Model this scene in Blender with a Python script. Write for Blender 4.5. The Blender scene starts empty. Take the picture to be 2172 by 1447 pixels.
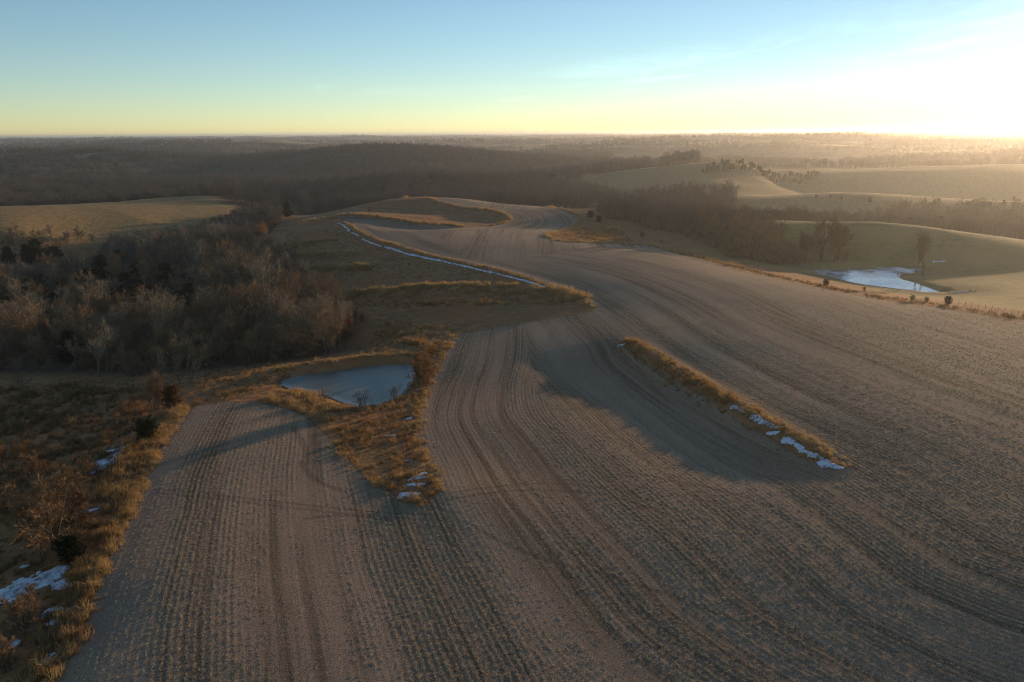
import bpy, math, random
import numpy as np
# ---------------------------------------------------------------- camera, sky, sun, exposure
scene = bpy.context.scene
col = scene.collection
PITCH = 14.7596; ROLL = -0.40; CAM_Z = 40.0; FOCAL_PX = 1672.0
SUN_AZ = 39.5      # degrees to the right of the view
SUN_EL = 5.6
CLOUD_SEED = 1.0
cam_d = bpy.data.cameras.new('camera'); cam = bpy.data.objects.new('camera', cam_d); col.objects.link(cam)
cam_d.sensor_fit = 'HORIZONTAL'; cam_d.sensor_width = 36.0; cam_d.lens = FOCAL_PX/2172*36.0
cam_d.clip_start = 1.0; cam_d.clip_end = 80000.0
from mathutils import Matrix, Vector
_p = math.radians(PITCH); _r = math.radians(ROLL)
_f = Vector((0, math.cos(_p), -math.sin(_p))); _x = Vector((1, 0, 0)); _u = Vector((0, math.sin(_p), math.cos(_p)))
_X = _x*math.cos(_r)+_u*math.sin(_r); _U = _u*math.cos(_r)-_x*math.sin(_r)
cam.matrix_world = Matrix(((_X.x, _U.x, -_f.x, 0), (_X.y, _U.y, -_f.y, 0), (_X.z, _U.z, -_f.z, CAM_Z), (0, 0, 0, 1)))
scene.camera = cam
world = bpy.data.worlds.new('World'); scene.world = world; world.use_nodes = True
wn = world.node_tree; wn.nodes.clear()
_sky = wn.nodes.new('ShaderNodeTexSky'); _sky.sky_type = 'NISHITA'; _sky.sun_disc = False
_sky.sun_elevation = math.radians(SUN_EL); _sky.sun_rotation = math.radians(SUN_AZ)
_sky.altitude = 0; _sky.air_density = 0.76; _sky.dust_density = 0.028; _sky.ozone_density = 1.9
_bg = wn.nodes.new('ShaderNodeBackground'); _bg.inputs['Strength'].default_value = 0.145
_wo = wn.nodes.new('ShaderNodeOutputWorld')
# thin cirrus: streaks on a plane far overhead, a little brighter than the air around them
_nw = wn.nodes.new; _tc = _nw('ShaderNodeTexCoord'); _sx = _nw('ShaderNodeSeparateXYZ'); wn.links.new(_tc.outputs['Generated'], _sx.inputs[0])
def _m(op, a, b, clamp=False):
    x = _nw('ShaderNodeMath'); x.operation = op; x.use_clamp = clamp
    for i, v in enumerate((a, b)):
        if isinstance(v, bpy.types.NodeSocket): wn.links.new(v, x.inputs[i])
        else: x.inputs[i].default_value = v
    return x.outputs[0]
_zz = _m('MAXIMUM', _sx.outputs[2], .015); _cx = _m('SUBTRACT', _m('DIVIDE', _sx.outputs[0], _zz), 5.4); _cy = _m('DIVIDE', _sx.outputs[1], _zz)
_cv = _nw('ShaderNodeCombineXYZ'); wn.links.new(_m('MULTIPLY', _cx, .55), _cv.inputs[0]); wn.links.new(_m('MULTIPLY', _cy, .22), _cv.inputs[1])
def _nz(scale, detail, dist, w):
    x = _nw('ShaderNodeTexNoise'); x.noise_dimensions = '4D'; wn.links.new(_cv.outputs[0], x.inputs['Vector']); x.inputs['W'].default_value = w
    x.inputs['Scale'].default_value = scale; x.inputs['Detail'].default_value = detail; x.inputs['Distortion'].default_value = dist; x.inputs['Roughness'].default_value = .62
    return x.outputs['Fac']
_wisp = _m('MULTIPLY', _m('SUBTRACT', _nz(.9, 6, .8, 1.3), .50), 4.0, True); _mass = _m('MULTIPLY', _m('SUBTRACT', _nz(.16, 2, 0, CLOUD_SEED), .50), 6.0, True)
_cl = _m('MULTIPLY', _m('MULTIPLY', _wisp, _mass), _m('MULTIPLY', _m('SUBTRACT', _sx.outputs[2], .02), 12., True))
_mx = _nw('ShaderNodeMix'); _mx.data_type = 'RGBA'; _mx.blend_type = 'ADD'; wn.links.new(_m("MULTIPLY", _cl, .70), _mx.inputs[0])
wn.links.new(_sky.outputs[0], _mx.inputs[6]); wn.links.new(_sky.outputs[0], _mx.inputs[7])
wn.links.new(_mx.outputs[2], _bg.inputs[0]); wn.links.new(_bg.outputs[0], _wo.inputs[0])
sun_d = bpy.data.lights.new('sun', 'SUN'); sun_d.energy = 4.0; sun_d.angle = math.radians(0.9); sun_d.color = (1.0, .68, .38)
sun = bpy.data.objects.new('sun', sun_d); col.objects.link(sun)
_a = math.radians(SUN_AZ); _e = math.radians(SUN_EL)
SUN_DIR = Vector((math.sin(_a)*math.cos(_e), math.cos(_a)*math.cos(_e), math.sin(_e)))
sun.rotation_euler = SUN_DIR.to_track_quat('Z', 'Y').to_euler(); sun.location = (300, 300, 120)
vs = scene.view_settings; vs.view_transform = 'Standard'; vs.look = 'None'; vs.gamma = 1.0; vs.use_curve_mapping = False
vs.exposure = 0.33
scene.cycles.use_denoising = True; scene.cycles.denoising_input_passes = 'RGB_ALBEDO_NORMAL'; scene.cycles.denoising_prefilter = 'NONE'; scene.cycles.filter_width = 1.1
scene.cycles.use_adaptive_sampling = True; scene.cycles.adaptive_threshold = 0.018
scene.cycles.max_bounces = 6; scene.cycles.diffuse_bounces = 2; scene.cycles.glossy_bounces = 2
scene.cycles.transmission_bounces = 3; scene.cycles.volume_bounces = 0; scene.cycles.transparent_max_bounces = 6

# ---------------------------------------------------------------- outlines of the place: image pixels projected onto guessed terrain heights (world metres)
CTRL = [[-42.44,55.8,-3.5],[-35.75,52.8,-1.2],[-24.84,51.55,-0.3],[-0.18,50.91,0],[21.24,49.92,0.6],[37.02,48.99,1.2],[-54.5,74.92,-4.0],[-40.71,67.28,-1.6],[-22.6,69.1,-0.8],[-0.15,67.8,-0.2],[26.73,65.42,1.0],[45.77,63.14,2.2],[-50.39,103.61,-3.2],[-70.87,111.82,-6.5],[-79.81,114.36,-7.5],[-29.84,94.62,-2.2],[-12.55,84.15,-1.2],[-7.68,85.32,-0.6],[-77.13,137.71,-8],[-57.18,130.02,-5],[-41.82,125.63,-4.0],[-56.27,148.29,-6],[-79.48,161.7,-9.5],[-112.49,165.57,-11],[-30.9,140.09,-5],[-33.63,153.85,-4.4],[-12.71,100.09,-2.0],[-14.74,151.63,-3.4],[-13.9,117.19,-2.8],[0.89,109.58,-1.6],[0.71,91.21,-0.9],[12.27,89.45,-0.2],[13.7,133.87,-2.0],[-0.58,149.18,-2.8],[21.62,80.36,0.4],[23.07,152.89,-0.3],[32.4,108.13,0.9],[38.98,86.51,1.4],[58.36,83.28,2.8],[48.73,108.21,2.2],[71.87,104.82,3.2],[71.5,141.97,2.4],[48.54,153.13,1.6],[40.69,182.74,1.2],[20.48,171.54,-0.6],[19.63,183.82,-0.6],[-9.12,172.51,-2.8],[-26.19,180.25,-4.6],[-34.49,170.6,-6.5],[-10.41,199.65,-2.0],[-43.62,213.11,-4.6],[-35.37,249.83,-0.1],[-61.23,263.96,-2.2],[-16.7,220.02,-0.8],[-88.38,317.59,-3],[-95.31,301.36,-8],[-93.31,360.89,-0.3],[-108.5,368.12,-3.2],[-52.02,172.09,-9],[-71.05,173.87,-10.5],[-95.42,195.92,-13],[-122.34,200.28,-14],[-121.03,269.82,-16],[-176.67,266.96,-15],[-171.31,302.27,-15],[-92.63,259.37,-14],[-155.19,408.37,-15],[-185.58,370.2,-14],[-75.04,356.33,2.2],[-42.75,280.32,1.8],[-12.45,243.26,0.8],[9.6,211.22,0],[2.35,255.6,1.8],[-15.09,299.17,2.6],[27.07,207.6,1.2],[18.97,274.26,2.2],[54.97,250.08,1.5],[76.78,205.71,1.2],[97.26,173.77,1.6],[105.31,157.52,1.6],[-44.8,410.55,1.0],[-27.51,372.81,1.2],[-65.32,417.25,0.5],[-19.54,392.01,2.6],[36.9,374.21,-0.5],[55.9,352.67,-2.5],[41.01,318.38,-0.2],[75.15,268.01,-3.0],[93.61,274.55,-5],[124.78,252.56,-6.3],[133.03,226.7,-4.5],[133.1,200.73,-2.0],[163.33,266.56,-4.2],[130.44,303.14,-6.2],[111.81,301.92,-6.8],[106.88,241.42,-6.1],[115.02,231.96,-6.1],[101.96,257.05,-6.0],[121.46,221.43,-5.6],[99.56,210.93,-2.8],[91.55,223.36,-2.6],[107.39,201.13,-2.4],[-229.18,351.34,-13],[-182.45,342.3,-14],[-82.19,391.47,2.63],[-50.68,467.26,4.63],[-22.87,461.43,3.0],[9.37,439.9,1.43],[27.42,399.06,2.77],[-68.59,439.68,3.53],[-291.43,454.61,1.15],[-247.38,502.4,0.08],[-197.42,545.37,-0.65],[-186.36,559.79,-4.12],[-233.62,361.0,-3.63],[-214.32,384.28,-6.68],[-198.53,426.01,-4.44],[-190.27,483.94,-3.6],[145.26,318.43,3.61],[110.14,326.95,3.3],[167.9,307.1,2.16],[191.08,293.23,-0.2],[145.58,623.22,-6.11],[241.31,571.11,-3.66],[324.77,504.5,-4.04],[47.44,838.66,-6.96],[156.71,845.6,0.16],[260.35,861.52,2.18],[207.63,757.04,-8.76],[144.38,776.69,-7.31],[80.97,780.81,-10.73],[358.83,933.4,-4.17],[452.46,891.79,-1.93],[527.12,826.16,-2.42],[284.47,853.86,-15.84],[387.88,806.58,-17.3],[480.86,748.92,-17.51],[166.71,545.08,-11.74],[267.6,491.93,-10.4],[731.38,1534.63,-12.56],[910.6,1435.55,-0.11],[697.82,1096.83,-3.76],[508.57,1411.15,-16.86],[-293.87,1317.63,8.62],[-219.29,1332.07,13.78],[-143.0,1342.41,12.29],[-62.95,1298.48,6.07],[26.72,1249.71,-7.47],[-366.46,1195.08,-17.76],[-113.19,731.29,-2.0],[-37.28,759.08,-4.14],[-660.74,1346.64,8.86],[-481.71,1367.64,-8.47],[-696.37,1214.52,2.25],[-721.72,1140.89,-1.5],[-906.82,1437.94,4.04],[-951.52,2093.95,13.54],[-737.42,2178.58,9.53],[-597.72,2220.97,0.37],[-1277.02,2149.24,6.39],[275.01,2182.74,2.59],[610.81,2527.23,18.89],[875.55,2448.14,19.01],[1028.66,2168.38,6.28],[89.3,2298.27,-5.81],[-348.39,3281.56,5.56],[-1735.31,3824.75,13.16],[-679.95,4144.59,5.12],[524.06,4167.18,6.12],[1413.67,3954.94,14.97],[2029.49,3212.66,2.89],[122.73,368.08,-3.2],[159.6,353.65,-3.2],[184.28,341.44,-4.2],[210.5,328.31,-5],[372.42,580.86,-14],[275.95,654.18,-13],[165.85,710.91,-13],[-343.86,539.78,-12],[-286.11,583.64,-12],[-317.6,578.56,-14],[-253.68,630.91,-14],[-376.1,590.38,-12],[-175.15,615.57,-12],[-153.25,538.62,-12],[-79.02,574.59,-10],[-29.53,599.27,-12],[21.82,559.57,-10],[45.77,467.77,-8],[80.82,634.88,-12],[-33.96,689.16,-10],[96.96,449.67,-9],[148.67,445.87,-12],[203.65,423.59,-12],[253.68,395.66,-12],[164.24,670.17,-15],[87.13,684.48,-14],[360.97,668.81,-20],[262.67,723.81,-18],[410.2,639.79,-20],[519.95,1081.51,-12],[231.85,1075.29,-14],[363.54,1195.97,-12],[9.09,949.96,-14],[-163.76,834.08,-12],[-308.47,898.52,-14],[-461.06,887.37,-14],[-483.55,759.06,-14],[-193.47,1789.57,-8],[-385.34,1707.05,-8],[-774.29,1680.17,-5],[16.74,1749.92,-10],[452.25,1845.39,-6],[949.91,1760.02,-4],[-1001.26,1731.32,0],[-1255.6,2724.6,12],[-300.95,2783.78,8],[761.68,3108.03,14],[1424.87,2640.03,10],[-3223.69,5060.42,17],[-1321.16,5852.74,17],[1098.17,5898.65,17],[3238.44,5050.99,17],[-51.96,30.0,-5],[-129.9,75.0,-10],[-433.01,250.0,-6],[-1299.04,750.0,5],[51.96,30.0,2],[129.9,75.0,3],[259.81,150.0,-1],[519.62,300.0,-3],[1299.04,750.0,8],[-51.96,-30.0,-3],[51.96,-30.0,2],[0.0,-60.0,0],[0.0,-20.0,0],[0.0,20.0,0],[20.0,0.0,0.5],[-20.0,0.0,-1],[-519.62,-300.0,0],[519.62,-300.0,5],[0.0,-600.0,4],[-5196.15,3000.0,15],[5196.15,3000.0,15],[5196.15,-3000.0,15],[-5196.15,-3000.0,15],[0.0,-6000.0,15],[104.7,-2998.17,15]]
STEPS = [[[[22.64,155.19],[23.8,151.31],[26.11,143.54],[28.32,135.02],[30.4,125.73],[32.19,117.25],[33.67,109.57],[35.14,103.09],[36.59,97.8],[37.8,92.65],[38.74,87.61],[39.22,85.1]],2.1,1.1,26,0,0.45,2.0],[[[-86.22,390.64],[-83.57,382.24],[-78.26,365.42],[-71.63,347.29],[-63.66,327.82],[-55.49,308.98],[-47.12,290.77],[-39.44,276.38],[-32.43,265.84],[-24.81,256.3],[-16.58,247.78],[-9.52,240.01],[-3.63,233.0],[1.89,225.1],[7.05,216.31],[11.45,208.59],[15.08,201.94],[17.67,195.21],[19.2,188.4],[19.97,185.0]],0.4,0.6,30,0,0.3,2.0],[[[-48.42,451.08],[-44.31,444.73],[-36.08,432.02],[-28.02,421.0],[-20.11,411.67],[-13.68,402.04],[-8.71,392.12],[-4.67,382.94],[-1.58,374.49],[-1.31,366.35],[-3.85,358.53],[-5.12,354.62]],1.5,2.2,40,0,0.4,2.5],[[[-85.13,388.81],[-81.58,385.83],[-74.47,379.88],[-67.37,374.48],[-60.28,369.63],[-52.61,362.93],[-44.38,354.38],[-35.2,346.33],[-25.08,338.8],[-20.02,335.03]],1.2,1.8,30,0,0.6,2.5],[[[-101.7,323.37],[-98.27,321.56],[-91.42,317.95],[-83.15,314.71],[-73.46,311.83],[-68.62,310.39]],0.5,0.5,16,0,0.5,2.2],[[[-126.82,426.37],[-119.49,414.15],[-104.82,389.71],[-93.94,378.38],[-86.84,380.15],[-83.29,381.04]],0.5,0.5,18,0,0.5,2.5],[[[-52.18,222.17],[-46.91,220.97],[-36.37,218.58],[-26.14,217.41],[-16.21,217.47],[-7.0,215.94],[1.5,212.86],[8.57,206.75],[14.22,197.63],[17.04,193.07]],0.4,0.4,16,0,0.5,2.6],[[[-84.38,302.05],[-79.85,298.21],[-70.81,290.51],[-63.0,283.08],[-56.43,275.92],[-53.14,272.33]],0.5,0.5,10,0,0.5,2.0]]
POOLS = [[[[-43.26,141.23],[-43.13,142.99],[-40.83,146.26],[-36.95,149.32],[-31.97,152.47],[-26.62,154.71],[-22.8,154.96],[-20.93,153.88],[-19.84,151.18],[-19.0,144.22],[-19.42,136.21],[-20.88,131.51],[-22.93,128.8],[-25.62,127.89],[-28.7,129.17],[-32.47,133.3],[-36.64,136.59],[-39.8,137.21],[-42.18,138.93]],-5.0,5.0],[[[101.78,271.59],[111.51,274.67],[120.43,273.79],[130.58,275.37],[138.39,277.09],[144.48,278.9],[147.75,277.72],[144.24,272.78],[138.17,265.25],[132.8,260.81],[128.48,258.71],[125.15,251.39],[126.67,245.49],[126.86,236.81],[126.98,227.29],[123.43,229.55],[119.58,233.7],[113.95,238.82],[108.41,244.97],[105.9,254.73],[103.78,263.84]],-6.4,4.0]]
DAMS = [[[[-47.27,143.73],[-43.96,148.06],[-37.29,151.19],[-30.35,154.46],[-22.94,156.4],[-18.96,155.58]],-3.7,4.5],[[[90.51,270.17],[100.86,271.75],[115.39,275.27],[129.82,277.81],[143.97,279.33],[153.31,281.1]],-4.6,5.0]]
FIELD = [[-33.6,45.42],[-35.73,52.78],[-38.62,60.78],[-41.35,70.8],[-45.39,84.71],[-50.29,103.42],[-54.74,124.46],[-52.94,127.62],[-49.18,128.45],[-43.7,127.83],[-37.14,123.09],[-31.71,116.92],[-24.85,104.13],[-19.92,93.97],[-16.06,88.89],[-12.53,84.06],[-10.36,81.87],[-8.86,84.89],[-10.51,94.21],[-13.72,106.02],[-15.44,117.61],[-15.37,134.72],[-13.98,148.27],[-12.93,168.98],[-3.81,173.03],[10.32,178.28],[19.6,181.36],[20.14,186.59],[16.95,199.22],[9.62,211.73],[-0.69,229.46],[-12.45,243.52],[-28.93,260.74],[-42.99,282.05],[-59.56,317.46],[-76.44,360.94],[-84.25,383.56],[-70.32,373.49],[-56.14,363.14],[-40.0,347.71],[-19.99,334.47],[-8.86,343.67],[-1.54,357.4],[0.4,369.06],[-5.49,384.43],[-16.04,404.0],[-31.84,423.8],[-48.15,448.49],[-33.63,459.89],[-10.1,633.91],[11.71,430.0],[21.36,400.86],[31.64,386.63],[32.46,374.48],[28.74,358.11],[13.71,311.88],[15.21,293.96],[20.93,285.5],[47.28,289.61],[53.69,277.48],[57.39,262.69],[62.65,238.69],[69.68,223.58],[77.66,201.33],[82.28,188.91],[88.39,177.57],[98.94,167.31],[105.77,158.22],[260,150],[200,40],[60,20],[-10,20]]
FIELD_HOLES = [[[39.21,85.76],[39.03,90.29],[37.41,95.52],[35.27,104.32],[33.07,115.9],[29.39,133.25],[25.89,147.16],[23.59,153.2],[22.15,153.04],[22.5,148.75],[25.23,137.76],[28.37,124.31],[30.23,115.99],[31.8,105.82],[34.25,96.83],[35.72,90.59],[37.47,86.23]]]
PASTURE = [[62.5,286.57],[71.99,274.83],[81.23,261.25],[96.12,249.9],[103.46,238.24],[111.76,225.15],[111.34,188.83],[115.19,172.95],[300.0,140.0],[420.0,300.0],[330.0,420.0],[203.1,311.67],[178.45,326.4],[155.64,341.18],[118.12,350.64],[100.69,320.96],[86.06,301.69],[69.59,293.37]]
HILL = [[-324.44,444.11],[-299.45,467.28],[-254.0,515.86],[-202.53,559.47],[-186.49,570.28],[-167.9,484.71],[-171.98,441.74],[-184.67,410.03],[-199.82,386.33],[-216.39,367.14],[-231.69,356.89],[-255.71,346.09]]
WOOD = [[-134.04,173.69],[-114.91,169.36],[-94.37,166.67],[-80.47,163.79],[-67.45,162.11],[-58.88,166.84],[-51.12,168.95],[-40.47,168.75],[-35.52,171.49],[-40.37,192.63],[-50.55,217.78],[-63.44,246.09],[-87.04,298.14],[-103.21,321.82],[-132.01,412.13],[-130.78,454.37],[-154.75,497.87],[-164.69,475.05],[-171.81,420.46],[-188.14,390.54],[-193.28,363.49],[-167.83,337.75],[-170.69,319.21],[-218.71,333.15],[-236.14,315.56]]
ROWS = [[[-84.05,380.36],[-82.52,376.43],[-79.46,368.57],[-74.87,356.77],[-68.74,341.05],[-63.11,326.99],[-57.96,314.59],[-53.3,303.87],[-49.13,294.8],[-45.12,286.69],[-41.29,279.54],[-37.62,273.33],[-34.13,268.08],[-30.47,263.06],[-26.67,258.26],[-22.71,253.7],[-18.59,249.36],[-14.77,245.23],[-11.25,241.31],[-8.02,237.58],[-5.09,234.07],[-2.25,230.33],[0.5,226.37],[3.17,222.19],[5.73,217.79],[8.3,212.76],[10.87,207.11],[13.43,200.83],[15.99,193.93],[18.1,186.74],[19.76,179.26],[20.97,171.51],[21.72,163.46],[22.67,155.91],[23.81,148.86],[25.14,142.3],[26.66,136.22],[28.01,130.45],[29.18,124.98],[30.19,119.81],[31.02,114.93],[31.92,110.37],[32.87,106.13],[33.89,102.2],[34.97,98.58],[35.92,95.4],[36.75,92.64],[37.44,90.31],[38.01,88.42],[38.61,86.18],[39.24,83.61],[39.9,80.7],[40.59,77.46],[41.29,74.3],[41.98,71.23],[42.68,68.24],[43.39,65.35],[45.82,62.17],[49.99,58.72],[55.9,55.0],[63.54,51.0],[71.46,45.81],[79.65,39.44],[88.12,31.88],[96.88,23.12],[103.44,16.56],[107.81,12.19],[110.0,10.0]],[[-12.96,174.02],[-12.97,173.63],[-12.98,172.85],[-12.99,171.68],[-13.02,170.11],[-13.09,167.72],[-13.22,164.5],[-13.4,160.46],[-13.63,155.58],[-13.89,151.08],[-14.18,146.95],[-14.5,143.19],[-14.85,139.8],[-15.1,136.19],[-15.27,132.35],[-15.34,128.29],[-15.32,124.01],[-15.21,120.07],[-15.0,116.48],[-14.7,113.25],[-14.31,110.36],[-13.81,107.45],[-13.22,104.53],[-12.52,101.59],[-11.71,98.64],[-10.98,95.83],[-10.33,93.18],[-9.74,90.67],[-9.23,88.31],[-8.64,85.9],[-7.96,83.45],[-7.21,80.95],[-6.37,78.4],[-5.51,75.81],[-4.61,73.16],[-3.68,70.47],[-2.71,67.74],[-1.76,64.89],[-0.81,61.92],[0.12,58.84],[1.06,55.65],[2.72,51.95],[5.13,47.75],[8.28,43.04],[12.17,37.82],[16.46,32.04],[21.15,25.68],[26.25,18.75],[31.75,11.25],[35.88,5.62],[38.62,1.88],[40.0,0.0]],[[-54.74,124.46],[-50.29,103.42],[-45.39,84.71],[-41.35,70.8],[-35.73,52.78]],[[-47.81,445.06],[-46.81,443.66],[-44.8,440.86],[-41.8,436.65],[-37.79,431.05],[-33.79,425.54],[-29.81,420.14],[-25.84,414.83],[-21.89,409.62],[-18.27,404.43],[-14.98,399.24],[-12.02,394.07],[-9.39,388.91],[-7.14,384.16],[-5.26,379.83],[-3.75,375.91],[-2.61,372.41],[-2.14,368.09],[-2.33,362.97],[-3.18,357.05],[-4.69,350.31],[-6.61,344.33],[-8.93,339.09],[-11.65,334.61],[-14.77,330.88],[-18.39,329.4],[-22.51,330.18],[-27.11,333.21],[-32.22,338.5],[-37.05,343.4],[-41.6,347.91],[-45.88,352.03],[-49.89,355.75],[-54.2,359.43],[-58.81,363.05],[-63.71,366.61],[-68.92,370.12],[-72.83,372.75],[-75.44,374.5],[-76.74,375.38]]]
TRACKS = [[[[-44.34,89.94],[-43.4,89.64],[-41.53,89.03],[-38.72,88.13],[-34.98,86.92],[-31.44,85.82],[-28.1,84.82],[-24.96,83.92],[-22.04,83.12],[-19.33,82.36],[-16.86,81.63],[-14.61,80.94],[-12.58,80.28],[-11.07,79.79],[-10.06,79.45],[-9.55,79.29]],0.3],[[[-44.13,88.8],[-43.18,88.49],[-41.29,87.87],[-38.45,86.94],[-34.66,85.71],[-31.09,84.58],[-27.75,83.56],[-24.63,82.64],[-21.73,81.84],[-19.08,81.07],[-16.67,80.35],[-14.5,79.67],[-12.57,79.02],[-11.13,78.54],[-10.16,78.22],[-9.68,78.06]],0.3],[[[-23.03,79.91],[-22.81,79.96],[-22.38,80.07],[-21.72,80.24],[-20.85,80.45],[-19.92,80.56],[-18.93,80.56],[-17.89,80.44],[-16.79,80.21],[-15.74,79.86],[-14.75,79.4],[-13.82,78.81],[-12.93,78.11],[-12.27,77.58],[-11.83,77.23],[-11.61,77.05]],0.4],[[[-28.2,97.75],[-28.03,97.39],[-27.69,96.66],[-27.19,95.58],[-26.51,94.13],[-25.73,92.79],[-24.84,91.57],[-23.84,90.46],[-22.73,89.45],[-21.9,88.7],[-21.35,88.2],[-21.07,87.95]],0.5],[[[-33.67,113.23],[-33.38,112.61],[-32.79,111.37],[-31.91,109.51],[-30.74,107.04],[-29.77,104.78],[-28.99,102.73],[-28.41,100.91],[-28.04,99.29],[-27.75,98.09],[-27.56,97.28],[-27.47,96.88]],0.5],[[[-7.05,84.45],[-6.39,84.65],[-5.07,85.04],[-3.09,85.63],[-0.44,86.42],[2.14,86.76],[4.67,86.66],[7.14,86.12],[9.55,85.14],[11.8,83.82],[13.88,82.18],[15.8,80.21],[17.55,77.91],[18.87,76.18],[19.74,75.03],[20.18,74.46]],0.3],[[[-7.46,82.61],[-6.81,82.79],[-5.52,83.16],[-3.58,83.71],[-1.0,84.44],[1.57,84.75],[4.11,84.64],[6.64,84.12],[9.14,83.16],[11.42,81.9],[13.48,80.33],[15.31,78.45],[16.92,76.25],[18.12,74.61],[18.93,73.51],[19.33,72.96]],0.3],[[[-3.92,75.47],[-3.59,75.09],[-2.92,74.32],[-1.92,73.16],[-0.58,71.63],[0.98,70.17],[2.77,68.79],[4.79,67.49],[7.04,66.26],[9.32,64.86],[11.61,63.27],[13.92,61.51],[16.26,59.56],[18.01,58.1],[19.18,57.13],[19.76,56.64]],0.3],[[[13.98,89.29],[14.69,88.86],[16.1,87.98],[18.22,86.68],[21.06,84.94],[23.42,83.01],[25.32,80.88],[26.75,78.55],[27.71,76.04],[28.44,74.15],[28.92,72.89],[29.16,72.26]],0.35]]
LIT_STRIPS = [[[[-101.64,323.18],[-87.69,315.06],[-68.57,310.16]],1.6],[[[-126.58,425.58],[-97.73,378.42],[-83.24,380.85]],1.8],[[[-52.15,222.06],[-30.95,216.38],[-11.16,215.76],[5.71,209.78],[17.02,192.89]],2.6],[[[-84.55,302.69],[-65.76,284.45],[-53.09,272.08]],1.4],[[[-27.77,201.52],[-15.41,201.36],[-3.07,197.64]],2.0],[[[44.0,866.9],[61.3,895.9],[79.3,921.6],[94.0,906.1],[109.6,902.4],[126.0,906.3],[142.0,905.9],[155.0,888.6],[171.3,891.7],[187.0,891.6],[201.3,885.4],[215.2,878.0],[230.7,878.2],[244.6,872.4],[258.2,866.3]],7],[[[144.5,619.4],[158.7,617.9],[172.0,613.3],[184.1,605.6],[200.1,611.1],[211.4,602.0],[221.7,591.8],[233.8,587.2],[247.6,586.9],[259.2,581.9],[270.0,575.8],[282.8,574.1],[294.0,569.6],[302.5,560.6],[310.7,551.5],[314.8,536.4],[316.8,518.9],[322.9,509.3],[331.3,503.8],[339.5,498.3]],5],[[[380.0,1014.2],[401.8,1008.9],[416.6,987.7],[434.1,974.7],[449.2,957.9],[467.5,949.1],[487.5,944.6],[506.8,939.0],[530.5,941.8],[548.2,934.0],[565.9,926.9],[585.3,923.1],[601.7,914.9]],7]]  # grassy terrace and ridge crests whose sunlit rims are painted into the ground
CEDARS_WOOD = [[-131.16,260.53,7.6],[-153.71,287.57,7.0],[-165.14,272.96,8.3],[-117.9,249.59,7.2],[-171.73,296.39,6.8],[-142.72,275.62,8.3],[-116.82,237.33,10.6],[-148.45,268.85,10.1],[-160.63,256.27,9.9],[-122.46,269.33,7.5],[-152.79,234.38,8.9],[-104.43,179.19,7.7],[-133.26,278.86,7.3],[-100.54,223.42,7.0],[-151.7,254.2,7.5],[-154.25,295.87,10.7],[-154.39,307.58,10.2],[-134.14,269.71,10.1],[-124.99,260.28,10.1],[-118.27,255.75,7.4],[-118.62,264.09,7.9],[-111.39,256.19,9.3],[-111.86,267.53,9.8],[-98.95,229.69,10.3],[-111.2,236.23,10.5],[-110.59,243.27,6.9],[-130.74,252.4,9.2],[-141.4,266.16,9.5],[-152.94,280.89,8.8],[-162.9,293.42,7.3],[-139.35,290.67,8.6],[-131.51,284.72,6.9],[-124.42,280.1,10.7],[-102.94,248.69,10.4],[-161.93,266.77,9.0],[-168.89,266.21,7.9],[-123.33,249.75,10.6],[-216.15,350.17,9.1],[-213.12,352.36,10.5],[-197.42,338.89,10.3],[-222.47,346.56,8.8],[-138.62,444.14,8.4],[-135.28,480.69,9.2]]
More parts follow.
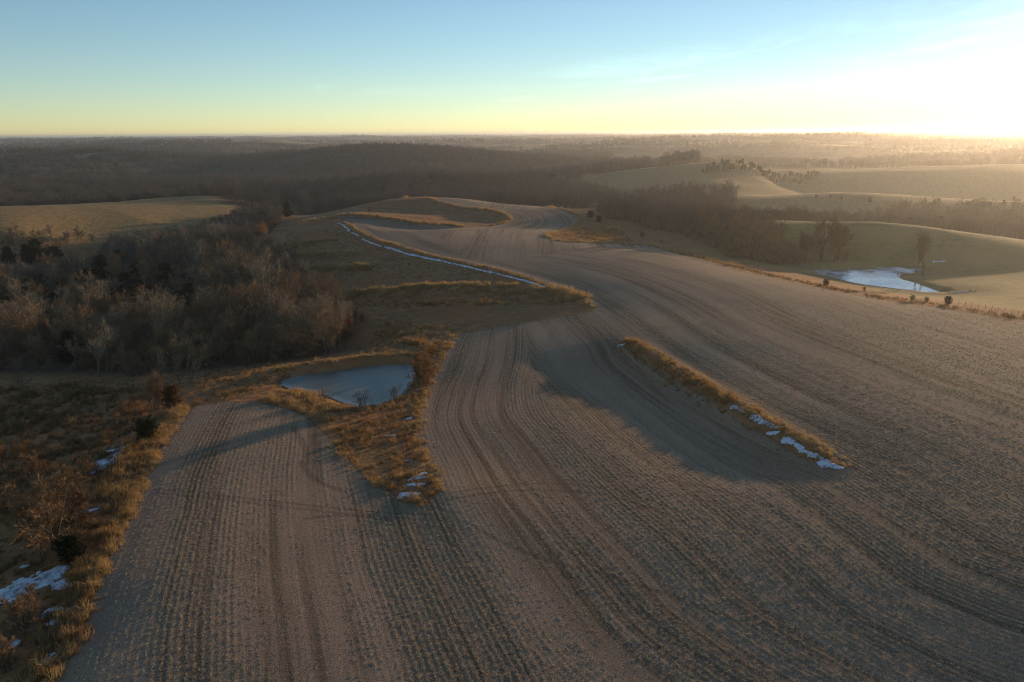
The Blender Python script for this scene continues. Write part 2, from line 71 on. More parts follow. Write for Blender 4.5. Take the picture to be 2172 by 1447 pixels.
CEDARS_RIDGE = [[194.4,815.6,4.1],[197.1,811.7,3.3],[200.1,822.3,4.8],[201.7,826.0,6.2],[202.6,830.2,3.8],[205.5,825.4,4.3],[208.4,828.1,4.9],[208.9,820.5,3.4],[213.5,848.3,5.0],[211.1,832.6,3.7],[211.3,822.2,5.3],[224.7,858.0,5.4],[217.4,822.7,4.1],[227.0,853.1,4.4],[227.2,848.2,5.7],[221.0,833.7,4.5],[223.9,842.3,6.1],[223.0,828.7,3.3],[232.0,860.0,4.3],[227.3,834.3,6.1],[231.0,839.5,3.4],[230.4,839.6,5.2],[231.4,835.6,4.7],[244.1,873.4,3.6],[245.2,865.3,4.4],[246.4,854.3,3.9],[240.2,839.3,4.5],[250.6,873.3,5.7],[244.3,841.0,4.0],[246.8,849.2,3.9],[251.3,846.7,3.4],[258.4,863.9,6.2],[261.2,878.7,5.2],[263.5,873.0,4.7],[255.3,854.8,5.8],[270.0,881.7,4.2],[269.1,878.4,5.1],[268.7,868.7,5.2],[266.8,860.0,6.0],[267.9,853.1,6.1],[277.0,876.8,3.3],[272.0,857.3,6.1],[271.8,856.1,3.7],[279.7,876.5,5.4],[279.0,863.6,3.2],[278.3,856.8,5.8],[285.6,889.6,5.5],[288.6,879.3,5.8],[288.2,886.1,4.2],[295.4,889.6,4.6],[285.9,862.9,3.3],[294.0,881.3,5.8],[291.6,868.9,4.3],[299.3,884.1,3.2],[305.6,896.5,3.5],[300.1,881.1,5.6],[298.8,876.9,4.7],[302.6,871.3,3.5],[313.0,902.8,4.7],[313.5,903.1,5.5],[313.7,905.6,3.8],[316.5,904.3,4.5],[312.3,879.0,5.8],[310.6,880.5,4.7],[318.7,895.9,5.9],[315.5,875.9,4.1],[323.0,895.2,5.3],[319.1,880.8,3.9],[326.9,891.5,5.5],[333.4,902.3,5.2],[328.9,892.2,5.9],[338.4,915.8,4.1],[340.9,911.2,5.0],[331.5,888.7,5.5],[340.3,909.3,3.6],[333.5,891.3,5.6],[346.7,920.4,4.3],[343.1,899.8,5.1],[343.1,903.6,6.0],[349.2,913.7,4.2],[214.2,560.5,2.7],[224.7,561.7,2.2],[229.1,552.4,2.2],[242.2,538.0,3.7],[291.5,507.2,3.5],[296.2,510.2,3.5],[298.9,497.1,3.5],[306.9,495.7,3.7],[189.8,430.0,5.6],[208.7,432.3,7.3],[211.4,419.8,7.0],[209.4,404.0,7.3],[224.0,413.2,8.8],[191.9,412.6,8.0]]
SPECIAL = [["big",-70.97,226.0,19,"cottonwood_tree","largest bare tree with thick forked limbs standing over the left wood","tree"],["pale",-182.86,327.3,13,"cottonwood_tree","pale bare spreading tree in the left wood below the grassy hill","tree"],["grey",-65.35,145.76,11.5,"bare_tree","grey bare tree at the near corner of the left wood, above the field corner","tree"],["grey",-80.05,159.67,9,"bare_tree","slim bare tree beside the grey corner tree of the left wood","tree"],["pale",-88.73,161.86,9,"bare_tree","bare tree on the near edge of the left wood, above the weedy meadow","tree"],["brush",-61.1,127.97,7.5,"brush_thicket","bare upright brush beside the brown cedar at the left field corner","bush"],["cedarb",-57.69,126.53,4.2,"cedar_tree","rusty brown cedar at the left corner of the stubble field","tree"],["cedarr",-54.04,108.96,3.4,"cedar_tree","round dark green cedar on the left field edge above the snow patch","tree"],["thorn",-50.22,76.87,9.5,"thorn_tree","wide tangled bare thorn tree beside the left field edge","tree"],["thorn",-50.42,81.51,6.8,"thorn_tree","smaller bare thorn tree just behind the wide one by the left field edge","tree"],["cedarr",-45.79,73.1,2.6,"cedar_tree","low dark cedar at the foot of the wide thorn tree","tree"],["thorn",-44.23,62.56,4.2,"thorn_tree","small bare tree in front of the large snow patch at the left frame edge","tree"],["brush",-42.63,57.01,3.6,"brush_thicket","bare brush in the bottom left corner of the view","bush"],["brush",-67.18,101.21,4.2,"brush_thicket","brown brush in the weedy meadow behind the wide thorn tree","bush"],["brush",-56.63,96.52,3.4,"brush_thicket","brown brush between the thorn trees and the large snow patch","bush"],["brush",-62.2,89.03,4.0,"brush_thicket","brown brush at the left frame edge beside the wide thorn tree","bush"],["brush",-84.36,142.84,2.8,"brush_thicket","pale low brush in the upper part of the weedy meadow","bush"],["brush",-66.59,127.39,2.6,"brush_thicket","low brush in the meadow left of the corner cedar","bush"],["grey",-98.84,150.17,4.5,"bare_tree","small bare tree in the meadow at the left frame edge below the wood","tree"],["clump",118.82,300.02,19,"cottonwood_tree","tallest bare tree of the clump behind the dam of the bright pond","tree"],["clump",124.46,300.61,16,"bare_tree","leaning bare tree on the open side of the clump behind the bright pond","tree"],["clump",112.07,299.92,12,"bare_tree","brown twiggy tree in the middle of the clump behind the bright pond","tree"],["brush",127.09,299.05,5.5,"brush_thicket","reddish brush at the open end of the clump behind the bright pond","bush"],["brush",103.25,293.77,6,"brush_thicket","reddish brown brush under the clump behind the bright pond","bush"],["sparse",132.76,255.67,16,"bare_tree","upright sparse bare tree on the point beside the wooden dock","tree"],["sparse",134.09,253.75,15.5,"bare_tree","leaning sparse bare tree right next to the upright one by the dock","tree"],["tan",-42.79,175.09,16.5,"bare_tree","large rounded brown tree at the tip of the left wood behind the small pond","tree"],["tan",-48.45,174.94,14,"bare_tree","brown tree left of the large rounded one behind the small pond","tree"],["grey",-53.37,173.0,11,"bare_tree","grey tree at the wood edge above the pond dam","tree"],["orange",-103.44,329.22,10,"oak_tree","orange leaved tree on the inner edge of the left wood","tree"],["red",-38.91,186.21,4.2,"oak_sapling","small red leaved tree at the tip of the left wood","tree"],["willow",-16.37,134.56,8.0,"willow_bush","tall orange willow bush at the field end of the small frozen pond","bush"],["willow",-16.33,153.43,2.5,"willow_bush","low rusty bush behind the tall orange willow bush","bush"],["reed",-31.89,127.28,3.6,"willow_bush","wide thin willow bush on the near shore of the small frozen pond","bush"],["reed",-24.84,123.11,4.0,"willow_bush","single upright willow bush on the near shore of the small frozen pond","bush"],["reed",-19.96,127.12,3.2,"willow_bush","thin slanting willow bush at the near field side of the small frozen pond","bush"],["cedarr",83.2,205.6,1.7,"cedar_bush","dark round cedar bush on the field edge below the bright pond","bush"],["cedarr",101.01,178.63,1.8,"cedar_bush","dark cedar bush by the fence at the tail of the bright pond","bush"],["brush",93.57,180.26,2.0,"brush_thicket","low rusty brush on the field edge between the two cedar bushes","bush"],["brush",97.53,214.22,1.6,"brush_thicket","short rusty brush on the field edge in front of the bright pond","bush"],["brush",96.84,180.12,1.7,"brush_thicket","low brush right beside the cedar bush at the pond tail","bush"],["cedarr",38.18,382.93,3.0,"cedar_bush","dark cedar bush at the outer bend of the upper field","bush"],["cedarr",41.27,373.39,3.0,"cedar_bush","dark pointed cedar bush below the outer bend of the upper field","bush"],["brush",56.03,292.6,2.4,"brush_thicket","dark brush on the edge of the upper field where it meets the pasture","bush"],["brush",52.25,314.83,3.2,"brush_thicket","dark brush beside the pale hollow right of the upper field","bush"],["cedar",41.55,800.51,9,"cedar_tree","dark cedar at the tip of the golden ridge behind the upper field","tree"],["brush",-69.58,392.35,4.0,"brush_thicket","small rusty brush on the terrace at the head of the upper field","bush"]]
WOODS = [[-19.85,6.92,555,760,6.5,"grey",0.12],[-38.09,-19.85,610,900,8,"grey",0.12],[6.76,15.66,440,620,6.5,"brown",0.2],[15.04,38.22,380,520,6.2,"brown",0.1],[25.68,38.22,520,570,7,"grey",0.3],[1.56,13.13,900,1010,9,"pale",0.2],[-19.55,4.92,780,1500,9,"grey",0.12],[4.92,13.77,1010,1500,10,"grey",0.15],[-38.09,-18.95,900,1900,10.5,"grey",0.22],[-18.95,7.25,1500,2400,12,"brown",0.42],[13.77,38.22,1150,1650,12,"brown",0.55],[7.25,38.22,1900,2700,14,"brown",0.5],[-38.09,-18.95,1900,2700,15,"brown",0.35],[-39.12,38.84,2700,6500,28,"brown",0.62]]
WOOD_RIGHT = [[46.39,388.8],[71.85,561.82],[110.37,554.7],[93.98,331.53],[105.14,316.58],[108.72,298.1],[98.67,270.19],[90.96,271.58],[80.23,280.48],[79.03,302.75],[70.74,333.26],[61.11,386.54]]
HILL_TREES = [[-226.94,359.5],[-224.0,359.67],[-220.95,365.88],[-218.18,374.85],[-210.53,372.3],[-208.88,382.1],[-212.67,359.67],[-218.81,355.33],[-228.35,356.09],[-201.5,380.48],[-194.25,381.58],[-228.82,361.34],[-217.01,364.19],[-208.61,364.17]]
GRASS = [["band",[[38.95,85.81],[38.54,88.16],[37.7,92.84],[36.59,97.91],[35.17,103.33],[33.75,109.97],[32.3,117.81],[30.54,126.44],[28.45,135.85],[26.27,143.94],[24.0,150.69],[22.86,154.07]],1.6,5,0.38,"gold",0],["area",[[23.59,153.2],[22.15,153.04],[22.5,148.75],[25.23,137.76],[28.37,124.31],[30.23,115.99],[31.8,105.82],[34.25,96.83],[35.72,90.59],[37.95,86.06],[37.0,94.37],[34.19,105.08],[31.22,120.27],[27.2,139.41]],0,3.2,0.42,"olive",0],["band",[[22.65,152.6],[23.7,148.82],[25.81,141.26],[27.85,132.73],[29.82,123.25],[31.19,116.49],[31.96,112.48],[32.34,110.47]],2.0,4,0.58,"rust",0],["band",[[-55.22,125.65],[-54.1,120.35],[-51.87,109.76],[-49.49,99.7],[-46.98,90.17],[-44.7,81.89],[-42.66,74.86],[-40.91,68.86],[-39.47,63.91],[-38.05,59.29],[-36.66,55.0],[-35.97,52.86]],1.1,9,0.6,"gold",0],["band",[[-56.83,126.21],[-55.67,120.88],[-53.35,110.23],[-50.9,100.12],[-48.31,90.53],[-46.03,82.25],[-44.07,75.27],[-42.33,69.3],[-40.82,64.33],[-39.44,59.78],[-38.19,55.62],[-37.56,53.55]],1.9,7,0.75,"tan",0],["band",[[-56.05,111.44],[-55.35,108.59],[-53.94,102.89],[-52.45,97.14],[-50.89,91.33],[-50.1,88.42]],1.3,7,0.85,"rust",0],["area",[[-59.87,119.65],[-49.88,96.76],[-43.38,76.25],[-39.68,61.13],[-36.43,51.37],[-44.0,54.51],[-59.85,78.26],[-63.41,101.42],[-69.85,123.88]],0,2.2,0.5,"olive",0],["area",[[-110.53,153.43],[-91.75,156.27],[-72.75,145.28],[-62.04,127.88],[-60.46,117.63],[-54.32,98.01],[-56.94,88.01],[-64.89,85.74]],0,2.0,0.85,"weed",0],["area",[[-119.35,166.5],[-78.3,159.17],[-67.12,163.85],[-55.14,168.23],[-54.42,143.16],[-71.55,144.7],[-109.27,151.55]],0,0.8,0.35,"olive",0],["area",[[-55.22,125.65],[-62.53,152.25],[-53.67,163.62],[-49.76,164.3],[-43.52,142.82],[-42.83,137.27],[-43.84,132.21],[-49.4,129.08]],0,3.0,0.5,"tan",0],["area",[[-43.9,128.45],[-41.98,137.26],[-37.29,135.75],[-32.43,129.55],[-28.81,122.39],[-28.13,114.23],[-34.51,121.96]],0,5,0.75,"gold",0],["area",[[-31.89,127.28],[-28.34,127.42],[-24.79,123.69],[-22.16,124.4],[-20.5,130.64],[-19.2,135.82],[-18.64,144.22],[-19.58,152.36],[-17.2,152.62],[-14.04,154.62],[-14.32,146.89],[-15.64,133.34],[-15.29,117.58],[-13.72,106.02],[-10.51,94.21],[-8.9,85.32],[-10.39,82.12],[-12.57,84.33],[-16.11,89.19],[-19.98,94.29],[-25.07,105.16],[-28.7,116.78]],0,3.2,0.5,"mix",0],["band",[[-12.93,168.98],[-13.19,163.8],[-13.72,153.45],[-14.33,144.88],[-15.02,138.11],[-15.35,130.44],[-15.31,121.87],[-14.9,114.69],[-14.11,108.91],[-12.92,103.07],[-11.31,97.16],[-10.07,91.87],[-9.19,87.19],[-8.75,84.85]],1.1,7,0.45,"gold",0],["band",[[-25.07,105.16],[-23.78,102.36],[-21.21,96.77],[-18.07,91.49],[-14.38,86.54],[-11.92,83.49],[-10.69,82.36],[-10.08,81.79]],1.3,5,0.45,"gold",0],["band",[[-47.27,143.73],[-46.42,144.73],[-44.72,146.73],[-42.2,148.51],[-38.88,150.08],[-35.48,151.67],[-32.02,153.3],[-28.44,154.59],[-24.74,155.56],[-21.89,155.75],[-19.88,155.17],[-18.88,154.88]],1.6,6,0.5,"gold",0],["area",[[-46.72,141.81],[-43.54,146.48],[-36.98,149.76],[-30.08,152.87],[-22.73,154.76],[-19.65,153.02],[-22.62,153.84],[-29.95,151.98],[-36.75,148.55],[-42.9,143.84]],0,4,0.45,"olive",0],["area",[[-36.43,169.66],[-33.18,188.8],[-13.81,178.57],[-13.05,167.77],[-14.58,149.87],[-18.96,155.58],[-25.75,155.75]],0,1.6,0.55,"tan",0],["band",[[-23.91,171.21],[-22.46,168.76],[-19.56,163.88],[-17.38,160.24],[-15.91,157.86],[-15.18,156.67]],2,4,0.8,"rust",0],["band",[[-32.19,182.63],[-30.49,180.54],[-27.09,176.36],[-25.39,174.27]],2,3,0.8,"rust",0],["band",[[19.96,184.87],[19.17,188.05],[17.6,194.41],[15.0,200.86],[11.38,207.41],[7.0,215.07],[1.88,223.84],[-3.62,231.75],[-9.47,238.8],[-16.51,246.67],[-24.72,255.36],[-32.31,264.9],[-39.28,275.27],[-46.91,289.45],[-55.22,307.44],[-63.64,327.56],[-72.17,349.81],[-76.44,360.94]],0.8,4,0.5,"gold",0],["band",[[-27.77,201.52],[-24.67,201.36],[-18.48,201.05],[-12.3,199.94],[-6.14,198.03],[-3.06,197.08]],3.0,2.5,0.7,"rust",0],["band",[[-33.18,188.8],[-29.96,185.94],[-23.53,180.23],[-20.31,177.37]],3.0,1.6,0.6,"rust",0],["area",[[-53.57,228.58],[-31.24,218.63],[-11.4,220.67],[9.48,208.61],[18.01,190.84],[1.71,192.48],[-22.39,197.25],[-41.51,208.67],[-51.31,218.18]],0,1.2,0.6,"rust",0],["area",[[-99.6,344.31],[-74.91,345.36],[-49.58,291.05],[-12.3,240.22],[8.31,211.01],[-24.64,219.23],[-54.53,232.98],[-85.2,305.15]],0,0.5,0.4,"brownmix",0],["band",[[-68.53,267.09],[-66.03,264.09],[-61.03,258.08],[-58.53,255.08]],2.0,7,1.2,"gold",0],["band",[[-55.34,254.73],[-52.73,253.04],[-47.52,249.66],[-44.91,247.97]],2.0,7,1.2,"gold",0],["band",[[-101.97,324.27],[-98.42,322.06],[-91.33,317.65],[-83.02,314.32],[-73.49,312.06],[-68.73,310.93]],1.8,7.0,0.85,"gold",0],["band",[[-84.55,302.69],[-79.85,298.13],[-70.46,289.01],[-62.59,281.36],[-56.26,275.17],[-53.09,272.08]],2.2,5.0,0.8,"gold",0],["band",[[-52.27,222.61],[-46.95,221.12],[-36.3,218.14],[-26.03,216.51],[-16.12,216.24],[-6.95,214.65],[1.5,211.76],[8.55,206.05],[14.22,197.53],[17.05,193.27]],3.4,7.0,0.8,"gold",0],["band",[[-126.25,428.9],[-119.19,416.57],[-105.07,391.9],[-94.38,379.91],[-87.12,380.59],[-83.49,380.93]],1.3,3.5,0.8,"gold",0],["band",[[-19.99,334.47],[-25.01,338.0],[-35.06,345.06],[-44.14,352.58],[-52.26,360.56],[-59.88,367.16],[-67.0,372.38],[-73.96,377.32],[-80.77,381.97],[-84.17,384.3]],1.4,3.5,0.9,"gold",0],["band",[[-8.9,345.34],[-7.06,348.65],[-3.38,355.27],[-1.11,361.44],[-0.25,367.18],[-1.41,373.77],[-4.59,381.22],[-8.64,389.71],[-13.57,399.24],[-20.0,409.12],[-27.92,419.35],[-36.01,431.06],[-44.26,444.24],[-48.39,450.83]],1.0,3.5,0.8,"gold",0],["band",[[-61.08,456.18],[-63.67,506.87],[-68.86,608.23],[-66.04,660.39],[-55.19,663.34],[-39.87,657.91],[-20.05,644.1],[-3.58,625.91],[9.55,603.35],[17.5,545.54],[20.25,452.49],[21.63,405.97]],1.5,2.2,0.8,"gold",0],["band",[[21.63,405.97],[24.27,401.49],[29.56,392.53],[32.51,384.79],[33.1,378.28],[32.32,370.53],[30.16,361.56],[25.14,345.75],[17.27,323.07],[13.78,306.86],[14.67,297.11],[16.55,290.16],[19.39,286.03],[27.44,285.37],[40.66,288.2],[48.96,287.0],[52.33,281.76],[54.99,275.67],[56.95,268.72],[57.93,265.24]],1.5,3.0,0.7,"gold",0],["area",[[13.82,306.11],[28.74,352.76],[38.56,368.64],[49.4,367.36],[47.2,321.67],[45.38,296.65],[21.15,288.46]],0,0.9,0.7,"rust",0],["band",[[59.66,273.24],[60.85,266.32],[63.23,252.48],[66.3,241.92],[70.07,234.63],[73.92,225.01],[77.87,213.06],[80.95,203.71],[83.17,196.98],[85.77,190.56],[88.75,184.44],[93.0,178.9],[98.53,173.93],[102.94,168.95],[106.21,163.97],[107.85,161.48]],4.5,2.0,0.5,"brownmix",0],["band",[[51.22,289.22],[53.98,282.37],[59.52,268.67],[63.75,255.77],[66.7,243.67],[68.17,237.62]],3.0,2.0,0.7,"gold",0],["band",[[92.83,272.26],[98.13,278.63],[108.73,291.37],[116.85,298.06],[122.48,298.71],[128.17,297.48],[133.9,294.38],[139.81,290.24],[145.88,285.05],[148.92,282.46]],1.5,1.5,0.5,"tan",0]]
SNOW = [[[-56.69,99.6],[-56.41,106.54],2.1,"large snow patch below the round dark cedar by the left field edge"],[[-59.19,107.34],[-55.95,107.32],0.9,"narrow snow patch just above the large one by the left field edge"],[[-61.22,117.95],[-60.23,118.43],0.8,"small snow patch beside the trunk of the round dark cedar"],[[-49.6,67.97],[-46.66,69.86],2.6,"broad snow sheet behind the small bare tree at the left frame edge"],[[-44.84,68.63],[-42.85,67.95],1.0,"rounded snow patch on the field side of the broad snow sheet"],[[-43.03,63.97],[-40.91,63.81],0.75,"upper ragged snow strip below the rounded patch at the left edge"],[[-41.86,62.3],[-40.79,62.2],0.45,"lower small snow strip below the ragged strip at the left edge"],[[-40.58,60.57],[-39.71,60.56],0.4,"tiny snow fleck under the ragged snow strips at the left edge"],[[-39.24,56.31],[-39.23,57.2],0.55,"thin upright snow patch near the bottom left corner"],[[-39.11,54.3],[-38.6,54.66],0.5,"snow patch cut by the bottom edge at the left"],[[-45.09,60.57],[-44.01,60.71],0.7,"snow patch under the small bare tree near the bottom left"],[[-44.63,59.28],[-44.26,59.5],0.6,"snow fleck at the left frame edge near the bottom"],[[-51.5,85.77],[-49.83,85.64],0.5,"faint snow streak beside the wide thorn tree"],[[-51.63,89.12],[-51.26,89.78],0.4,"small faint snow streak above the one by the thorn tree"],[[-51.5,73.81],[-50.88,73.87],0.4,"small snow fleck below the low dark cedar"],[[-12.19,90.4],[-11.29,91.81],0.95,"snow patch in the grass at the tip of the pond draw"],[[-12.95,85.09],[-11.7,85.42],0.85,"lowest snow patch at the very tip of the pond draw"],[[-12.77,88.54],[-10.89,88.19],0.35,"thin snow line between the two patches at the tip of the pond draw"],[[-14.1,96.95],[-13.64,97.24],0.5,"small snow patch above the tip patches in the pond draw"],[[-18.53,107.71],[-17.19,107.96],0.35,"thin snow streak in the middle of the pond draw"],[[-16.24,115.72],[-15.77,116.64],0.5,"small snow patch by the field edge in the pond draw"],[[-17.73,133.79],[-16.16,133.47],0.45,"snow streak at the foot of the tall orange willow bush"],[[37.09,87.86],[38.48,86.29],0.9,"last snow patch at the near tip of the grassy terrace bank"],[[36.48,91.83],[37.53,89.05],1.0,"longest snow patch on the near end of the grassy terrace bank"],[[35.48,96.21],[36.42,92.66],0.85,"ragged snow patch next to the longest one on the terrace bank"],[[34.28,98.94],[35.4,98.22],0.5,"short snow streak on the lower side of the terrace bank"],[[33.79,105.07],[34.53,101.89],0.7,"snow patch in the middle of the snowy stretch of the terrace bank"],[[34.67,101.92],[35.39,99.38],0.45,"small snow patch right below the middle one on the terrace bank"],[[32.25,109.85],[33.2,106.67],0.5,"first broken snow streak on the terrace bank below the tall grass"],[[21.26,151.22],[22.03,150.73],0.6,"tiny snow fleck at the far tip of the grassy terrace bank"],[[-78.74,359.53],[-67.96,332.0],0.45,"topmost snow streak down the long terrace edge of the upper field"],[[-69.22,333.33],[-60.57,313.51],0.45,"second snow streak down the long terrace edge of the upper field"],[[-57.83,306.57],[-46.43,281.05],0.45,"third snow streak down the long terrace edge of the upper field"],[[-44.91,278.93],[-33.28,261.49],0.65,"fourth snow streak down the long terrace edge of the upper field"],[[-34.65,263.69],[-22.9,250.46],0.65,"fifth snow streak down the long terrace edge of the upper field"],[[-24.12,252.35],[-14.08,240.79],0.65,"sixth snow streak down the long terrace edge of the upper field"],[[-15.05,242.53],[-5.87,231.03],0.45,"seventh snow streak down the long terrace edge of the upper field"],[[-6.6,232.62],[-0.28,223.97],0.45,"eighth snow streak down the long terrace edge of the upper field"],[[-0.69,224.62],[3.95,217.81],0.45,"ninth snow streak down the long terrace edge of the upper field"],[[3.56,218.47],[7.45,212.08],0.45,"tenth snow streak down the long terrace edge of the upper field"],[[6.83,212.95],[9.31,207.61],0.45,"lowest snow streak down the long terrace edge of the upper field"],[[150.22,276.72],[152.75,275.9],1.1,"bright snow patch at the far corner of the bright pond"],[[126.76,222.59],[132.18,220.89],0.6,"thin snow line on the bank beyond the tail of the bright pond"]]
FENCE = [[104.53,186.0],[104.39,182.89],[104.52,180.33],[104.81,178.14],[105.26,176.25],[105.8,174.58],[106.4,173.05],[107.02,171.6],[107.65,170.19],[108.27,168.83],[108.9,167.49],[109.51,166.17],[110.12,164.87],[110.71,163.59]]
DOCK = [[128.4458066233742,258.02315777427805],[133.0190775841426,258.742217222899]]
FARMS = [[-982.9,2298.7,16,7,"barn"],[-982.8,2320.5,5,11,"silo"],[-897.8,2440.1,7,6,"house"],[-997.2,2270.7,34,4,"shed"],[-1098.4,1848.3,12,6,"house"],[-1107.8,1842.6,9,4,"barn"],[-371.8,2876.1,6,13,"silo"],[-358.7,2877.7,6,14,"silo"],[-347.8,2884.1,6,12,"silo"],[-334.5,2870.6,16,6,"barn"],[1541.7,4014.1,8,22,"silo"],[-1315.3,2358.0,14,6,"barn"],[578.4,3248.9,14,6,"barn"]]
# ---------------------------------------------------------------- terrain (x right, y away, z up, metres)
_rs = np.random.RandomState(5)
_TAB = _rs.rand(256, 256)
def vnoise(x, y):
    xi = np.floor(x).astype(np.int64); yi = np.floor(y).astype(np.int64)
    fx = x - xi; fy = y - yi
    fx = fx*fx*(3-2*fx); fy = fy*fy*(3-2*fy)
    a = _TAB[xi & 255, yi & 255]; b = _TAB[(xi+1) & 255, yi & 255]
    c = _TAB[xi & 255, (yi+1) & 255]; d = _TAB[(xi+1) & 255, (yi+1) & 255]
    return (a*(1-fx)+b*fx)*(1-fy) + (c*(1-fx)+d*fx)*fy
def fbm(x, y, n=4):
    s = 0; a = .5
    for i in range(n):
        s = s + a*(vnoise(x+17.3*i, y+9.1*i)-.5); x = x*2.03; y = y*2.03; a *= .5
    return s
def sstep(a, b, x):
    t = np.clip((x-a)/(b-a), 0, 1); return t*t*(3-2*t)
def seg_dist(x, y, P, signed=False):
    """distance to a polyline; signed: positive on the left of its direction; also the length along it"""
    P = np.asarray(P, float); best = np.full(x.shape, 1e18); sg = np.ones(x.shape); al = np.zeros(x.shape); L = 0
    for i in range(len(P)-1):
        ax, ay = P[i][:2]; bx, by = P[i+1][:2]; dx, dy = bx-ax, by-ay; l2 = dx*dx+dy*dy
        if l2 == 0: continue
        t0 = ((x-ax)*dx+(y-ay)*dy)/l2; t = np.clip(t0, 0, 1)
        if signed and i == 0: t = np.minimum(t0, 1)
        if signed and i == len(P)-2: t = np.maximum(t0, 0)
        ex = x-ax-t*dx; ey = y-ay-t*dy; d = ex*ex+ey*ey
        m = d < best
        best = np.where(m, d, best); al = np.where(m, L+t*math.sqrt(l2), al)
        sg = np.where(m, np.sign(dx*ey-dy*ex), sg); L += math.sqrt(l2)
    return (np.sqrt(best)*sg if signed else np.sqrt(best)), al, L
def poly_sd(x, y, P):
    """signed distance to a closed polygon, positive inside"""
    P = [tuple(p[:2]) for p in P]; d, _, _ = seg_dist(x, y, P+[P[0]])
    ins = np.zeros(x.shape, bool); n = len(P)
    for i in range(n):
        ax, ay = P[i]; bx, by = P[(i+1) % n]
        if ay == by: continue
        c = ((ay > y) != (by > y)) & (x < (bx-ax)*(y-ay)/(by-ay)+ax)
        ins ^= c
    return np.where(ins, d, -d)
def smooth_line(P, n=3):
    P = [tuple(p[:2]) for p in P]
    for _ in range(n):
        Q = [P[0]]
        for a, b in zip(P[:-1], P[1:]):
            Q += [(.75*a[0]+.25*b[0], .75*a[1]+.25*b[1]), (.25*a[0]+.75*b[0], .25*a[1]+.75*b[1])]
        P = Q+[P[-1]]
    return P
def smooth_poly(P, n=2):
    P = [tuple(p[:2]) for p in P]
    for _ in range(n):
        Q = []
        for a, b in zip(P, P[1:]+P[:1]):
            Q += [(.75*a[0]+.25*b[0], .75*a[1]+.25*b[1]), (.25*a[0]+.75*b[0], .25*a[1]+.75*b[1])]
        P = Q
    return P
class Relief:
    def __init__(s, C):
        C = np.asarray(C, float); s.n = len(C)
        s.q = np.stack(s.warp(C[:, 0], C[:, 1]), 1); z = C[:, 2]
        K = s.ker(np.hypot(s.q[:, None, 0]-s.q[None, :, 0], s.q[:, None, 1]-s.q[None, :, 1])) + np.eye(s.n)*1e-4
        Pm = np.c_[np.ones(s.n), s.q]
        A = np.block([[K, Pm], [Pm.T, np.zeros((3, 3))]])
        w = np.linalg.solve(A, np.r_[z, 0, 0, 0]); s.w = w[:s.n]; s.p = w[s.n:]
    def warp(s, x, y):
        return np.arctan2(x, y)*1.0, np.log(np.hypot(x, y)+8)
    def ker(s, r):
        return np.where(r > 0, r*r*np.log(np.maximum(r, 1e-9)), 0)
    def __call__(s, x, y):
        u, v = s.warp(x, y); z = s.p[0]+s.p[1]*u+s.p[2]*v
        for i in range(s.n):
            dx = u-s.q[i, 0]; dy = v-s.q[i, 1]; r2 = dx*dx+dy*dy+1e-12
            z = z+s.w[i]*.5*r2*np.log(r2)
        return z
relief = Relief(CTRL)
def ground_raw(x, y):
    x = np.asarray(x, float); y = np.asarray(y, float); shp = x.shape
    x = x.ravel(); y = y.ravel(); r = np.hypot(x, y)
    z = relief(np.where(r > 6000, x*6000/np.maximum(r, 1), x), np.where(r > 6000, y*6000/np.maximum(r, 1), y))
    z = z + fbm(x/520, y/520, 4)*38*sstep(900, 4000, r) + fbm(x/210, y/160, 3)*26*sstep(800, 1500, r)
    # gullies on the wooded slopes
    z = z + fbm(x/60, y/60, 3)*3.0*sstep(420, 700, r)
    z = z + fbm(x/38+5, y/38, 3)*(.55+1.1*sstep(180, 400, r))
    for P, dl, dr, wl, wr, hump, hw in STEPS:
        near = (np.abs(x-np.mean([p[0] for p in P])) < 300) & (np.abs(y-np.mean([p[1] for p in P])) < 300)
        if not near.any(): continue
        d, al, L = seg_dist(x[near], y[near], P, True)
        e, _, _ = seg_dist(x[near], y[near], P)
        f = np.clip(al/L, 0, 1); end = np.exp(-(np.maximum(e-np.abs(d), 0)/8)**2)
        e = np.abs(d)
        fade = sstep(-.02, .12, al/L)*sstep(1.04, .85, al/L)*end
        drop = (dl+(dr-dl)*f)*fade
        # d < 0: the downhill side (right of the line's direction)
        prof = np.where(d > 0, 0, -sstep(0, 6, -d))*(1-sstep(6, wl, e))
        z[near] += drop*prof + hump*fade*np.exp(-(e/hw)**2)
    for P, lev, bank in POOLS:
        cx = np.mean([p[0] for p in P]); cy = np.mean([p[1] for p in P])
        near = (np.abs(x-cx) < 90) & (np.abs(y-cy) < 90)
        if not near.any(): continue
        d = -poly_sd(x[near], y[near], P)
        t = sstep(0, bank, d+1.0)
        z[near] = np.where(d < 0, lev-.25-np.minimum(-d, 4)*.15, (lev-.25)*(1-t)+np.maximum(z[near], lev+.12-np.maximum(d-bank*.8, 0)*.6)*t)
    for P, top, hw in DAMS:
        near = (np.abs(x-np.mean([p[0] for p in P])) < 90) & (np.abs(y-np.mean([p[1] for p in P])) < 90)
        if not near.any(): continue
        d, al, L = seg_dist(x[near], y[near], P)
        k = 1-sstep(.6, hw, d)
        z[near] = np.maximum(z[near], z[near]*(1-k)+top*k)
    return z.reshape(shp)
def ground(x, y):
    return ground_raw(np.atleast_1d(np.asarray(x, float)), np.atleast_1d(np.asarray(y, float)))
